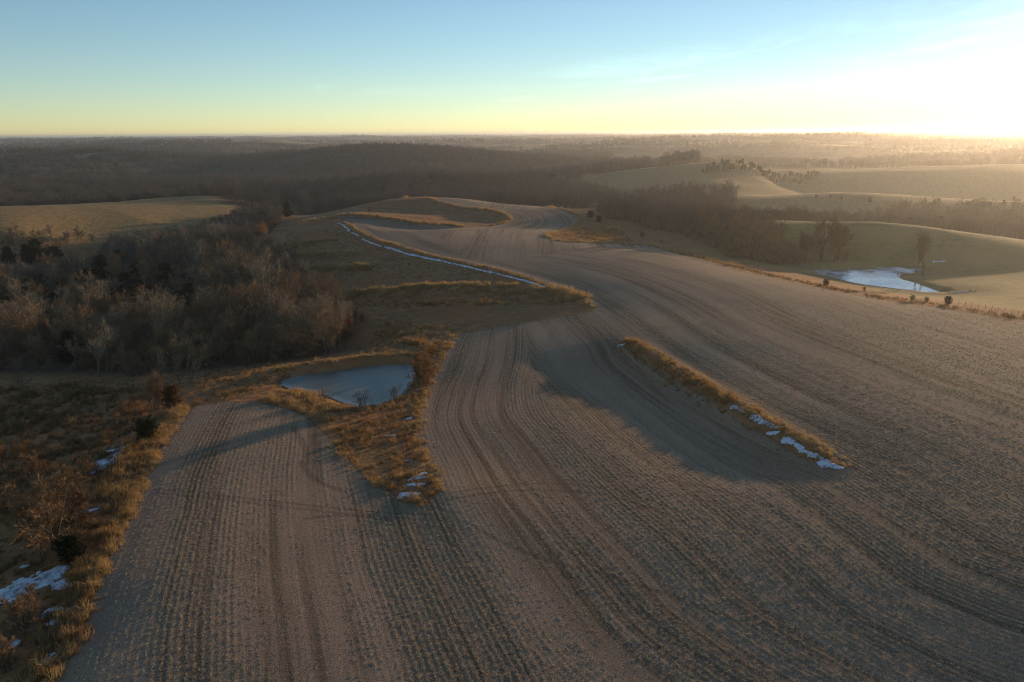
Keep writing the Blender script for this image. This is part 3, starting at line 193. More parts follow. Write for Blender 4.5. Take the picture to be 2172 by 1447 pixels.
# ---------------------------------------------------------------- helpers
def mesh_np(name, V, Fc):
    """V (n,3), Fc list of index arrays of equal width or one array"""
    me = bpy.data.meshes.new(name); V = np.asarray(V, np.float32); Fc = np.asarray(Fc, np.int32)
    me.vertices.add(len(V)); me.vertices.foreach_set('co', V.ravel())
    k = Fc.shape[1]; me.loops.add(Fc.size); me.loops.foreach_set('vertex_index', Fc.ravel())
    me.polygons.add(len(Fc)); me.polygons.foreach_set('loop_start', np.arange(len(Fc), dtype=np.int32)*k)
    me.polygons.foreach_set('loop_total', np.full(len(Fc), k, np.int32))
    me.update(calc_edges=True); return me
def link(name, me, mat=None, parent=None):
    o = bpy.data.objects.new(name, me); col.objects.link(o)
    if mat is not None and me is not None and not me.materials: me.materials.append(mat)
    if parent is not None: o.parent = parent
    return o
def tag(o, label=None, cat=None, group=None, kind=None):
    for k, v in (('label', label), ('category', cat), ('group', group), ('kind', kind)):
        if v: o[k] = v
    return o
class N:
    def __init__(s, name):
        s.m = bpy.data.materials.new(name); s.m.use_nodes = True; s.t = s.m.node_tree; s.t.nodes.clear()
        s.out = s.t.nodes.new('ShaderNodeOutputMaterial')
    def n(s, typ, **kw):
        x = s.t.nodes.new(typ)
        for k, v in kw.items(): setattr(x, k, v)
        return x
    def put(s, sock, v):
        if v is None: return
        if isinstance(v, bpy.types.NodeSocket): s.t.links.new(v, sock)
        elif isinstance(v, (tuple, list)) and len(v) == 3 and sock.type == 'RGBA': sock.default_value = (*v, 1)
        else: sock.default_value = v
    def math(s, op, a, b=None, c=None, clamp=False):
        x = s.n('ShaderNodeMath', operation=op, use_clamp=clamp)
        for i, v in enumerate((a, b, c)): s.put(x.inputs[i], v)
        return x.outputs[0]
    def vmul(s, v, k):
        x = s.n('ShaderNodeVectorMath', operation='MULTIPLY'); s.put(x.inputs[0], v); s.put(x.inputs[1], k); return x.outputs[0]
    def xyz(s, x, y, z=0.0):
        c = s.n('ShaderNodeCombineXYZ'); s.put(c.inputs[0], x); s.put(c.inputs[1], y); s.put(c.inputs[2], z); return c.outputs[0]
    def attr(s, name):
        x = s.n('ShaderNodeAttribute', attribute_name=name); return x.outputs['Fac']
    def noise(s, vec, scale, detail=3.0, rough=.55):
        x = s.n('ShaderNodeTexNoise'); s.put(x.inputs['Vector'], vec); x.inputs['Scale'].default_value = scale
        x.inputs['Detail'].default_value = detail; x.inputs['Roughness'].default_value = rough; return x.outputs['Fac']
    def map(s, v, a, b, c=0., d=1., smooth=True):
        x = s.n('ShaderNodeMapRange', interpolation_type='SMOOTHSTEP' if smooth else 'LINEAR'); s.put(x.inputs[0], v)
        for i, k in enumerate((a, b, c, d)): s.put(x.inputs[i+1], k)
        return x.outputs[0]
    def mix(s, f, a, b):
        x = s.n('ShaderNodeMix', data_type='RGBA'); s.put(x.inputs[0], f); s.put(x.inputs[6], a); s.put(x.inputs[7], b); return x.outputs[2]
    def mixf(s, f, a, b):
        x = s.n('ShaderNodeMix', data_type='FLOAT'); s.put(x.inputs[0], f); s.put(x.inputs[2], a); s.put(x.inputs[3], b); return x.outputs[0]
    def bump(s, h, dist=1.0, strength=1.0):
        x = s.n('ShaderNodeBump'); s.put(x.inputs['Height'], h); x.inputs['Distance'].default_value = dist; x.inputs['Strength'].default_value = strength
        return x.outputs[0]
    def bsdf(s, color, rough=.9, normal=None, spec=.2, **kw):
        x = s.n('ShaderNodeBsdfPrincipled'); s.put(x.inputs['Base Color'], color); s.put(x.inputs['Roughness'], rough)
        s.put(x.inputs['Specular IOR Level'], spec); s.put(x.inputs['Normal'], normal)
        for k, v in kw.items(): s.put(x.inputs[k], v)
        return x.outputs[0]
    def done(s, sh): s.t.links.new(sh, s.out.inputs[0]); return s.m
    def pos(s): return s.n('ShaderNodeNewGeometry').outputs['Position']
    def rand(s): return s.n('ShaderNodeObjectInfo').outputs['Random']
def plant_mat(name, a, b, trans=.0, rough=.9, spread=True):
    g = N(name); r = g.rand(); nz = g.noise(g.pos(), .9, 2)
    f = g.math('ADD', g.math('MULTIPLY', r, .7), g.math('MULTIPLY', nz, .3))
    c = g.mix(f, a, b); sh = g.bsdf(c, rough, spec=.1)
    if trans:
        t = g.n('ShaderNodeBsdfTranslucent'); g.put(t.inputs[0], c); mx = g.n('ShaderNodeMixShader'); mx.inputs[0].default_value = trans
        g.t.links.new(sh, mx.inputs[1]); g.t.links.new(t.outputs[0], mx.inputs[2]); sh = mx.outputs[0]
    return g.done(sh)
# ---------------------------------------------------------------- ground material
def ground_material():
    g = N('ground_cover'); pos = g.pos()
    fd, pd, wd, hd, fr, sd_ = [g.attr(k) for k in ('field_d', 'pasture_d', 'wood_d', 'hill_d', 'range_m', 'lit_strip_d')]
    rc, rl = g.attr('row_c'), g.attr('row_l')
    nA = g.noise(pos, .035, 3); nB = g.noise(pos, .45, 4); nC = g.noise(pos, 2.6, 4, .65); nD = g.noise(pos, 9.0, 3, .7)
    # stubble: rows 0.76 m apart, planter passes, straw litter
    wob = g.math('MULTIPLY', g.math('SUBTRACT', nC, .5), .16)
    rcw = g.math('ADD', rc, wob)
    row = g.math('ADD', g.math('MULTIPLY', g.math('COSINE', g.math('MULTIPLY', rcw, 2*math.pi/.61)), .5), .5)
    strk = g.noise(g.xyz(g.math('MULTIPLY', rcw, 1.1), g.math('MULTIPLY', rl, .022)), 1.0, 4, .62)
    rowamt = g.map(g.noise(g.xyz(g.math('MULTIPLY', rcw, .22), g.math('MULTIPLY', rl, .02)), 1.0, 3), .35, .65)
    row = g.math('MULTIPLY', row, rowamt)
    pas = g.noise(g.xyz(g.math('MULTIPLY', rcw, .2), g.math('MULTIPLY', rl, .006)), 1.0, 3, .6)
    strawf = g.math('MULTIPLY', g.map(nD, .42, .72), g.map(nC, .3, .65, .35, 1.0))
    strawf = g.math('MULTIPLY', strawf, g.mixf(row, .5, 1.0))
    soil = g.mix(g.map(strk, .36, .64), (0.098, 0.062, 0.043), (0.317, 0.209, 0.141))
    soil = g.mix(g.map(pas, .40, .60), soil, (0.361, 0.239, 0.164))
    soil = g.mix(g.math('MULTIPLY', g.map(nA, .4, .7), .35), soil, (0.165, 0.107, 0.076))
    fcol = g.mix(strawf, soil, (0.732, 0.525, 0.279))
    fcol = g.mix(g.map(g.noise(pos, 7.0, 2, .6), .50, .36), fcol, g.mix(.55, fcol, (0.061, 0.042, 0.030)))
    # wheel tracks, a pair for every pass of the planter
    ph = g.math('FRACT', g.math('DIVIDE', rcw, 9.14)); tr = g.math('ABSOLUTE', g.math('SUBTRACT', g.math('ABSOLUTE', g.math('SUBTRACT', ph, .5)), .11))
    trk = g.math('MULTIPLY', g.map(tr, .012, .035, 1., 0.), g.map(g.noise(g.xyz(g.math('MULTIPLY', rcw, .11), g.math('MULTIPLY', rl, .008)), 1., 2), .45, .6))
    tk_ = g.map(g.math('ADD', g.attr('track_d'), g.math('MULTIPLY', g.math('SUBTRACT', nC, .5), .5)), -.15, .2)
    fcol = g.mix(g.math('MULTIPLY', tk_, .38), fcol, (.06, .045, .034))
    fcol = g.mix(g.math('MULTIPLY', trk, .28), fcol, (0.091, 0.063, 0.045))
    # dry prairie grass
    gcol = g.mix(g.map(nB, .35, .65), (0.247, 0.114, 0.048), (0.415, 0.206, 0.088))
    gcol = g.mix(g.map(nA, .45, .68), gcol, (0.364, 0.144, 0.053))
    gcol = g.mix(g.math('MULTIPLY', g.map(g.noise(pos, .11, 3), .5, .7), .6), gcol, (0.220, 0.124, 0.048))
    gcol = g.mix(g.map(nC, .4, .75), gcol, g.mix(.5, gcol, (0.428, 0.240, 0.105)))
    # grazed pasture
    pcol = g.mix(g.map(nB, .3, .7), (.185, .15, .052), (.28, .215, .078))
    pcol = g.mix(g.map(nA, .4, .65), pcol, (.32, .22, .08))
    hcol = g.mix(g.map(nB, .35, .65), (.25, .162, .068), (.35, .235, .098))
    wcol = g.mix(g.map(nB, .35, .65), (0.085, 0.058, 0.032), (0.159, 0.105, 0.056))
    # far country: woods and open fields as patches
    v = g.n('ShaderNodeTexVoronoi', distance='CHEBYCHEV'); g.put(v.inputs['Vector'], g.vmul(pos, (1, 1, 0))); v.inputs['Scale'].default_value = 1/420.
    cell = g.n('ShaderNodeSeparateColor'); g.t.links.new(v.outputs['Color'], cell.inputs[0])
    open_ = g.math('MULTIPLY', g.map(cell.outputs[0], .45, .5), g.map(g.noise(pos, .004, 3), .42, .5))
    fcol2 = g.mix(cell.outputs[1], (0.220, 0.152, 0.077), (0.439, 0.315, 0.153))
    farc = g.mix(open_, g.mix(g.map(g.noise(pos, .06, 4), .35, .65), (0.085, 0.063, 0.038), (0.159, 0.110, 0.065)), fcol2)
    edge = g.math('MULTIPLY', g.math('SUBTRACT', nC, .5), 1.6)
    mf = g.map(g.math('ADD', fd, edge), -.25, .25)
    mp = g.map(g.math('ADD', pd, g.math('MULTIPLY', edge, 3.)), -3, 3)
    mh = g.map(g.math('ADD', hd, g.math('MULTIPLY', edge, 8.)), -10, 10)
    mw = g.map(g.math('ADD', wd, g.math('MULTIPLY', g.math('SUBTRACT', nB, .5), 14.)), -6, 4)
    mr = g.map(fr, 1050, 1250)
    c = g.mix(mp, gcol, pcol); c = g.mix(mh, c, hcol); c = g.mix(mw, c, wcol); c = g.mix(g.map(g.math('ADD', sd_, g.math('MULTIPLY', g.math('SUBTRACT', nB, .5), 5.)), -1.2, 1.6), c, g.mix(g.map(fr, 420, 520), (.44, .22, .085), (.66, .40, .13))); c = g.mix(mr, c, farc); c = g.mix(mf, c, fcol)  # golden crest bands: sunlight on the grass rims put into the ground colour
    hb_field = g.math('ADD', g.math('MULTIPLY', row, .014), g.math('ADD', g.math('MULTIPLY', nD, .055), g.math('MULTIPLY', strk, .07)))
    hb_grass = g.math('ADD', g.math('MULTIPLY', nC, .22), g.math('MULTIPLY', nB, .5))
    hb_past = g.math('ADD', g.math('MULTIPLY', nC, .06), g.math('MULTIPLY', nB, .25))
    h = g.mixf(g.math('MAXIMUM', mp, mh), hb_grass, hb_past)
    h = g.mixf(mr, h, g.math('MULTIPLY', g.noise(pos, .12, 3), 8.))
    h = g.mixf(mf, h, hb_field)
    return g.done(g.bsdf(c, .95, g.bump(h, 1.0, .8), spec=.1))
M = {}
M['ground'] = ground_material()
# ---------------------------------------------------------------- ground sheet, split into the kinds of land
half = math.radians(40)
th = np.concatenate([-np.linspace(math.pi, half, 34)[:-1], np.linspace(-half, half, 800), np.linspace(half, math.pi, 34)[1:]])
rr = [2.0]
while rr[-1] < 42000:
    r = rr[-1]
    k = .12 if r < 38 else .0045 if r < 240 else .0075 if r < 1500 else .018 if r < 6000 else .08
    rr.append(r*(1+k))
rr = np.array(rr); TH, RR = np.meshgrid(th, rr)
gx = np.sin(TH)*RR; gy = np.cos(TH)*RR
ux, uy = gx.ravel(), gy.ravel(); ur = RR.ravel()
gz = ground(ux, uy)
def clipped(fn, lim, far):
    out = np.full(ux.shape, -float(lim)); m = ur < far; out[m] = np.clip(fn(ux[m], uy[m]), -lim, lim); return out
def field_sd(x, y):
    d = poly_sd(x, y, FIELD)
    for h in FIELD_HOLES: d = np.minimum(d, -poly_sd(x, y, h))
    return d
WOOD_S = smooth_poly(WOOD, 1)
a_field = clipped(field_sd, 60, 650)
a_past = clipped(lambda x, y: poly_sd(x, y, smooth_poly(PASTURE, 1)), 60, 700)
a_hill = clipped(lambda x, y: poly_sd(x, y, smooth_poly(HILL, 1)), 60, 800)
_az = np.degrees(np.arctan2(ux, uy))
a_hill = np.maximum(a_hill, np.clip(np.minimum(np.minimum(_az-2.5, 75-_az)*math.radians(1)*ur, np.minimum(ur-540, 1120-ur)), -60, 60))
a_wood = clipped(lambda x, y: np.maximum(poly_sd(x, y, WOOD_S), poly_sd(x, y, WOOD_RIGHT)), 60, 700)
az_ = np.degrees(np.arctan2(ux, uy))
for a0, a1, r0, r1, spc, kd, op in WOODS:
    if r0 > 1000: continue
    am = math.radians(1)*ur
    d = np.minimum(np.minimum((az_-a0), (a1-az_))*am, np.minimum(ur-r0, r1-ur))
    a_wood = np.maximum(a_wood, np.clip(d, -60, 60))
a_lit_strip = np.full(ux.shape, -30.)
for P_, w_ in LIT_STRIPS:
    m_ = (ur > 150) & (ur < 1200); d_, _, _ = seg_dist(ux[m_], uy[m_], P_); a_lit_strip[m_] = np.maximum(a_lit_strip[m_], np.clip(w_-d_, -30, 30))
a_track = np.full(ux.shape, -5.); m_ = ur < 200
for P_, w_ in TRACKS:
    d_, _, _ = seg_dist(ux[m_], uy[m_], P_); a_track[m_] = np.maximum(a_track[m_], np.clip(w_-d_, -5, 5))
mf = (a_field > -3)
row_c = np.zeros_like(ux); row_l = np.zeros_like(ux)
def rows_at(x, y):
    ds = [seg_dist(x, y, P, True) for P in ROWS]
    left = (ds[1][0] < 0) & (y < 150) & (x < 20)
    ab = [np.abs(ds[i][0]) for i in (0, 1, 3)]
    pick = np.argmin(np.stack([ab[0], ab[1]*1.15, ab[2]+25*(y < 290)]), 0)
    rc = np.choose(pick, [ds[0][0], ds[1][0]+200, ds[3][0]+400]); rl = np.choose(pick, [ds[0][1], ds[1][1], ds[3][1]])
    return np.where(left, ds[2][0]+700, rc)+fbm(x/24+8, y/24, 2)*1.6, np.where(left, ds[2][1], rl)
row_c[mf], row_l[mf] = rows_at(ux[mf], uy[mf])
nr, nt = RR.shape
idx = np.arange(nr*nt).reshape(nr, nt)
Q = np.stack([idx[:-1, :-1], idx[:-1, 1:], idx[1:, 1:], idx[1:, :-1]], -1).reshape(-1, 4)
# normals of the whole sheet, shared by every piece so that no seam shows
V3 = np.stack([ux, uy, gz], 1).reshape(nr, nt, 3)
du = np.gradient(V3, axis=1); dv = np.gradient(V3, axis=0)
nrm = np.cross(du, dv).reshape(-1, 3); nrm /= np.linalg.norm(nrm, axis=1, keepdims=True)+1e-12
nrm *= np.sign(nrm[:, 2:3])
qf = Q.mean(1)*0
fq = a_field[Q].mean(1); pq = a_past[Q].mean(1); hq = a_hill[Q].mean(1); wq = a_wood[Q].mean(1); rq = ur[Q].mean(1)
zone = np.where(fq > 0, 0, np.where(rq > 1050, 4, np.where(wq > 0, 3, np.where(pq > 0, 1, np.where(hq > 0, 2, 5)))))
ATTR = (('field_d', a_field), ('pasture_d', a_past), ('wood_d', a_wood), ('hill_d', a_hill), ('range_m', ur), ('lit_strip_d', a_lit_strip), ('track_d', a_track), ('row_c', row_c), ('row_l', row_l))
for zi, nm in enumerate(('crop_field', 'pasture', 'grass_hill', 'woodland_ground', 'distant_hills', 'grassland')):
    q = Q[zone == zi]
    if not len(q): continue
    used, inv = np.unique(q, return_inverse=True)
    me = mesh_np(nm, V3.reshape(-1, 3)[used], inv.reshape(-1, 4))
    for an, av in ATTR:
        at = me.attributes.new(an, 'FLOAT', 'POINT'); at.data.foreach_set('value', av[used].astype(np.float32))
    me.polygons.foreach_set('use_smooth', np.ones(len(q), bool))
    me.normals_split_custom_set_from_vertices(nrm[used].astype(np.float32))
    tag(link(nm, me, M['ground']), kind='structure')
# ---------------------------------------------------------------- frozen ponds
def ice_mat(name, deep, pale, rough, scale):
    g = N(name); pos = g.pos(); n1 = g.noise(pos, scale, 4, .6); n2 = g.noise(g.vmul(pos, (1, .35, 1)), scale*2.2, 3); n3 = g.noise(pos, 1.4, 3)
    f = g.math('MULTIPLY', g.map(n1, .42, .6), g.map(n2, .35, .6, .4, 1.))
    c = g.mix(f, deep, pale); c = g.mix(g.math('MULTIPLY', g.map(n3, .55, .8), .25), c, (.5, .58, .62))
    edge = g.map(g.attr('shore_d'), .2, 1.6, 1., 0.)
    c = g.mix(g.math('MULTIPLY', edge, .35), c, (.42, .47, .47))
    r = g.mixf(f, rough, rough+.16)
    return g.done(g.bsdf(c, r, g.bump(g.math('ADD', g.math('MULTIPLY', n3, .012), g.math('MULTIPLY', n1, .05)), 1., .5), spec=.5))
M['ice1'] = ice_mat('grey_blue_ice', (.095, .105, .075), (.20, .21, .155), .30, .13)
M['ice2'] = ice_mat('wet_ice', (.11, .12, .125), (.72, .74, .76), .08, .085)
def pond(name, P, lev, mat):
    P = smooth_poly(P, 2); xs = [p[0] for p in P]; ys = [p[1] for p in P]
    s = .5; X, Y = np.meshgrid(np.arange(min(xs)-1, max(xs)+1, s), np.arange(min(ys)-1, max(ys)+1, s))
    sd = poly_sd(X, Y, P); idx = np.arange(X.size).reshape(X.shape)
    q = np.stack([idx[:-1, :-1], idx[:-1, 1:], idx[1:, 1:], idx[1:, :-1]], -1).reshape(-1, 4)
    q = q[(sd.ravel()[q] > -.7).all(1)]; used, inv = np.unique(q, return_inverse=True)
    me = mesh_np(name, np.stack([X.ravel(), Y.ravel(), np.full(X.size, lev)], 1)[used], inv.reshape(-1, 4))
    at = me.attributes.new('shore_d', 'FLOAT', 'POINT'); at.data.foreach_set('value', sd.ravel()[used].astype(np.float32))
    o = link(name, me, mat); tag(o, kind='structure'); return o
tag(pond('frozen_pond', POOLS[0][0], POOLS[0][1], M['ice1']), 'small grey blue frozen pond in the draw between the field lobes', 'pond')
tag(pond('frozen_pond', POOLS[1][0], POOLS[1][1], M['ice2']), 'bright icy pond with a wooden dock in the green pasture', 'pond')
# ---------------------------------------------------------------- plants: prototypes
class Tube:
    def __init__(s): s.V = []; s.F = []
    def tube(s, pts, rad, k=5):
        b = len(s.V); up = Vector((.31, .17, .93))
        for i, p in enumerate(pts):
            d = (pts[min(i+1, len(pts)-1)]-pts[max(i-1, 0)]).normalized(); a = d.cross(up)
            if a.length < 1e-3: a = d.cross(Vector((1, 0, 0)))
            a.normalize(); c = d.cross(a)
            for j in range(k):
                t = 2*math.pi*j/k; s.V.append(tuple(p+(a*math.cos(t)+c*math.sin(t))*rad[i]))
        for i in range(len(pts)-1):
            for j in range(k):
                a0 = b+i*k+j; a1 = b+i*k+(j+1) % k; s.F += [(a0, a1, a1+k), (a0, a1+k, a0+k)]
    def tri(s, p, q, w, rnd):
        d = q-p; a = d.cross(Vector((rnd.uniform(-1, 1), rnd.uniform(-1, 1), rnd.uniform(-1, 1))))
        if a.length < 1e-4: return
        a = a.normalized()*w*.5; b = len(s.V); s.V += [tuple(p-a), tuple(p+a), tuple(q)]; s.F.append((b, b+1, b+2))
    def build(s, name, mat):
        me = mesh_np(name, s.V, s.F); me.materials.append(mat); return me
def rdir(d, ang, rnd):
    a = d.orthogonal().normalized(); a.rotate(Matrix.Rotation(rnd.uniform(0, 2*math.pi), 3, d))
    return (d*math.cos(ang)+a*math.sin(ang)).normalized()
def curve(p, d, L, n, bend, up, rnd):
    pts = [p.copy()]; d = d.copy()
    for i in range(n):
        d = (d+Vector((rnd.gauss(0, bend), rnd.gauss(0, bend), rnd.gauss(0, bend)+up))).normalized(); p = p+d*(L/n); pts.append(p.copy())
    return pts
def bare_tree(seed, spread=1.0, nl=8, n2=7, n3=6, n4=7, trunk_h=.28, r0=.022, up=.10, stems=1, tw=.016, leaf=0):
    """unit height tree: (trunk tube set, crown tube set)"""
    rnd = random.Random(seed); T = Tube(); C = Tube(); ends = []
    for st in range(stems):
        d0 = Vector((rnd.gauss(0, .10), rnd.gauss(0, .10), 1)).normalized() if stems == 1 else rdir(Vector((0, 0, 1)), rnd.uniform(.08, .5)*spread, rnd)
        base = Vector((rnd.gauss(0, .02), rnd.gauss(0, .02), -.02)) if stems == 1 else Vector((rnd.gauss(0, .07), rnd.gauss(0, .07), -.02))
        tl = .62 if stems == 1 else rnd.uniform(.5, .75)
        tp = curve(base, d0, tl, 7, .07, .05, rnd); rad = [r0*(1.25 if i == 0 else 1-.09*i) for i in range(8)]
        T.tube(tp, rad, 6)
        for i in range(nl):
            f = trunk_h/tl+(1-trunk_h/tl)*((i+.5)/nl); k = min(int(f*7), 6); p = tp[k].lerp(tp[k+1], f*7-k)
            ang = (1.15-.75*f)*spread*rnd.uniform(.75, 1.2); d = rdir(d0, ang, rnd); L = (.52-.16*f)*rnd.uniform(.75, 1.1)*(1 if stems == 1 else .6)
            lp = curve(p, d, L, 5, .13, up, rnd); lr = r0*(.55-.25*f)
            T.tube(lp, [lr*(1-.16*j) for j in range(6)], 4)
            for j in range(n2):
                g = .22+.78*(j+rnd.random())/n2; kk = min(int(g*5), 4); q = lp[kk].lerp(lp[kk+1], g*5-kk)
                dd = rdir((lp[kk+1]-lp[kk]).normalized(), rnd.uniform(.35, .95), rnd); l2 = L*.55*(1.15-.5*g)*rnd.uniform(.7, 1.2)
                bp = curve(q, dd, l2, 3, .15, up, rnd); C.tube(bp, [lr*.34, lr*.27, lr*.2, lr*.1], 3)
                for m in range(n3):
                    h = .15+.85*(m+rnd.random())/n3; k3 = min(int(h*3), 2); s_ = bp[k3].lerp(bp[k3+1], h*3-k3)
                    d3 = rdir((bp[k3+1]-bp[k3]).normalized(), rnd.uniform(.3, .9), rnd); d3.z += .12; d3.normalize()
                    l3 = l2*.5*rnd.uniform(.6, 1.2); e = s_+d3*l3; C.tri(s_, e, tw*.35, rnd)
                    for t in range(n4):
                        w = rnd.random(); s4 = s_.lerp(e, w*.95); d4 = rdir(d3, rnd.uniform(.2, .8), rnd); d4.z += .15
                        C.tri(s4, s4+d4.normalized()*rnd.uniform(.03, .085), tw*rnd.uniform(.15, .28), rnd)
                    for t in range(leaf):
                        s4 = s_.lerp(e, rnd.random()); s4 = s4+Vector((rnd.gauss(0, .012), rnd.gauss(0, .012), rnd.gauss(0, .012)))
                        C.tri(s4, s4+rdir(Vector((0, 0, -1)), rnd.uniform(0, 1.6), rnd)*.026, .022, rnd)
    return T, C
def cedar(seed, w=.32, n=6800, roundy=.5):
    rnd = random.Random(seed); T = Tube(); C = Tube()
    T.tube(curve(Vector((0, 0, -.02)), Vector((0, 0, 1)), .9, 5, .02, 0, rnd), [.03, .026, .02, .015, .01, .004], 5)
    lob = [(rnd.uniform(0, 6.28), rnd.uniform(.05, .8), rnd.uniform(.1, .28)) for _ in range(16)]
    def R(h, a):
        ball = math.sqrt(max(0, 1-((h-.40)/.60)**2)) if h > .40 else math.sqrt(max(0, 1-((.40-h)/.52)**2))
        b = w*(roundy*ball+(1-roundy)*((1-h)**.7)*min(1, .45+h*4))
        for la, lh, ls in lob:
            da = math.cos(a-la); b += w*ls*max(0, da-.4)*math.exp(-((h-lh)/.1)**2)
        return b
    for i in range(n//34):
        h = rnd.random()**1.15; a = rnd.uniform(0, 6.2832); Lr = R(h, a)*rnd.choice((.6, .8, .95, 1.0, 1.1, 1.32))
        d0 = Vector((math.cos(a), math.sin(a), .25+.9*h)).normalized(); o = Vector((0, 0, .03+h*.88)); bp = curve(o, d0, max(Lr, .05), 4, .10, .06, rnd)
        C.tube(bp, [.006, .005, .004, .003, .001], 3)
        for t in range(34):
            f = rnd.random()**.6; k = min(int(f*4), 3); p = bp[k].lerp(bp[k+1], f*4-k)+Vector((rnd.gauss(0, .028), rnd.gauss(0, .028), rnd.gauss(0, .028))); d = rdir(d0, abs(rnd.gauss(0, .7)), rnd)
            C.tri(p, p+d*rnd.uniform(.04, .10), rnd.uniform(.016, .032), rnd)
    return T, C
M['bark'] = plant_mat('grey_bark', (0.106, 0.085, 0.060), (0.167, 0.140, 0.103))
M['bark_dark'] = plant_mat('dark_bark', (0.045, 0.036, 0.027), (0.070, 0.056, 0.041)); M['tw_dark'] = plant_mat('dark_twigs', (0.070, 0.050, 0.033), (0.121, 0.085, 0.054))
M['bark_pale'] = plant_mat('pale_bark', (0.182, 0.155, 0.112), (0.272, 0.240, 0.175))
M['tw_grey'] = plant_mat('grey_twigs', (.20, .145, .085), (.30, .22, .13))
M['tw_pale'] = plant_mat('pale_twigs', (.28, .21, .13), (.37, .29, .185))
M['tw_brown'] = plant_mat('brown_twigs', (.23, .14, .07), (.33, .21, .11))
M['tw_tan'] = plant_mat('tan_twigs', (.30, .205, .115), (.40, .285, .165))
M['tw_rust'] = plant_mat('rust_twigs', (.24, .13, .055), (.32, .18, .08), .2)
M['tw_reed'] = plant_mat('reddish_twigs', (.22, .14, .09), (.30, .2, .13), .2)
M['lf_orange'] = plant_mat('orange_leaves', (.34, .16, .05), (.44, .23, .08), .3)
M['lf_red'] = plant_mat('red_leaves', (.34, .10, .035), (.42, .15, .05), .3)
M['cedar'] = plant_mat('cedar_needles', (.022, .028, .014), (.05, .05, .024), .1)
M['cedar_brown'] = plant_mat('rusty_cedar_needles', (.10, .055, .022), (.15, .085, .035), .15)
def proto(fn, bark, twigs, **kw):
    T, C = fn(**kw); return T.build('trunk', M[bark]), C.build('crown', M[twigs])
PR = {
 'grey': [proto(bare_tree, 'bark', 'tw_grey', seed=s, spread=1+.1*(s % 3), nl=9, n2=7, n3=6, n4=9, trunk_h=.14, r0=.018) for s in (1, 2)] +
         [proto(bare_tree, 'bark', 'tw_grey', seed=s, stems=4, nl=5, n2=5, n3=5, n4=9, r0=.011, trunk_h=.12, spread=1.1) for s in (3, 4, 5, 6)],
 'brown': [proto(bare_tree, 'bark', 'tw_brown', seed=s, nl=8, n2=7, n3=6, n4=8) for s in (11, 12)] +
          [proto(bare_tree, 'bark', 'tw_brown', seed=s, stems=5, nl=4, n2=5, n3=4, n4=9, r0=.012, trunk_h=.15, spread=1.1) for s in (13, 14)],
 'tan': [proto(bare_tree, 'bark', 'tw_tan', seed=s, stems=6, nl=5, n2=6, n3=5, n4=10, r0=.011, trunk_h=.1, spread=1.25, tw=.02) for s in (15, 16)],
 'cedarr': [proto(cedar, 'bark', 'cedar', seed=s, w=.46, roundy=1.0, n=9000) for s in (106, 107)],
 'pale': [proto(bare_tree, 'bark', 'tw_pale', seed=s, nl=9, n2=7, n3=5, n4=6, spread=.85, r0=.02) for s in (21, 22)],
 'big': [proto(bare_tree, 'bark_pale', 'tw_pale', seed=31, nl=7, n2=8, n3=6, n4=6, spread=1.15, r0=.034, trunk_h=.16, stems=2)],
 'clump': [proto(bare_tree, 'bark_dark', 'tw_dark', seed=s, nl=8, n2=7, n3=5, n4=6, spread=.75, r0=.018, trunk_h=.12, tw=.024, stems=3) for s in (23, 24)],
 'sparse': [proto(bare_tree, 'bark_dark', 'tw_dark', seed=s, nl=9, n2=6, n3=4, n4=3, spread=.52, r0=.018, trunk_h=.22, tw=.022, up=.16) for s in (41, 44)],
 'thorn': [proto(bare_tree, 'bark', 'tw_brown', seed=s, stems=6, nl=5, n2=6, n3=6, n4=12, r0=.012, trunk_h=.1, spread=1.4, up=.05, tw=.024) for s in (51, 52)],
 'brush': [proto(bare_tree, 'bark', 'tw_brown', seed=s, stems=12, nl=4, n2=5, n3=4, n4=8, r0=.009, trunk_h=.08, spread=.85, tw=.024) for s in (61, 62)],
 'willow': [proto(bare_tree, 'bark', 'tw_rust', seed=71, stems=14, nl=4, n2=5, n3=4, n4=10, r0=.008, trunk_h=.06, spread=.75, tw=.026)],
 'reed': [proto(bare_tree, 'bark', 'tw_reed', seed=s, stems=10, nl=3, n2=3, n3=3, n4=6, r0=.008, trunk_h=.12, spread=1.0, tw=.026) for s in (81, 82)],
 'orange': [proto(bare_tree, 'bark', 'lf_orange', seed=91, nl=8, n2=6, n3=5, n4=3, leaf=7)],
 'red': [proto(bare_tree, 'bark', 'lf_red', seed=92, nl=6, n2=5, n3=4, n4=3, leaf=8)],
 'cedar': [proto(cedar, 'bark', 'cedar', seed=s, w=.30+.03*(s % 3), roundy=.4+.15*(s % 3)) for s in (101, 102, 103)],
 'cedarb': [proto(cedar, 'bark', 'cedar_brown', seed=104, w=.42, roundy=.8)],
}
rnd = random.Random(77)
def plant(kind, x, y, h, name, label, cat, group=None, variant=None, rz=None, wide=1.0):
    lst = PR[kind]; tm, cm = lst[rnd.randrange(len(lst)) if variant is None else variant % len(lst)]
    e = bpy.data.objects.new(name, None); col.objects.link(e); e.empty_display_size = .5
    e.location = (x, y, float(ground(x, y)[0])-.05); e.rotation_euler = (0, 0, rnd.uniform(0, 6.28) if rz is None else rz)
    w = h*wide*rnd.uniform(.92, 1.1); e.scale = (w, w, h)
    link('trunk', tm, None, e); link('crown', cm, None, e)
    tag(e, label, cat, group); return e
WIDE = {'cedar': 1.3, 'cedarr': 1.15, 'reed': 1.1, 'thorn': 1.2, 'tan': 1.15, 'grey': 1.15}
for k, x, y, h, n, l, c in SPECIAL: plant(k, x, y, h, n, l, c, wide=WIDE.get(k, 1.0)*(1.5 if (k == 'cedar' and h < 4) else 1))
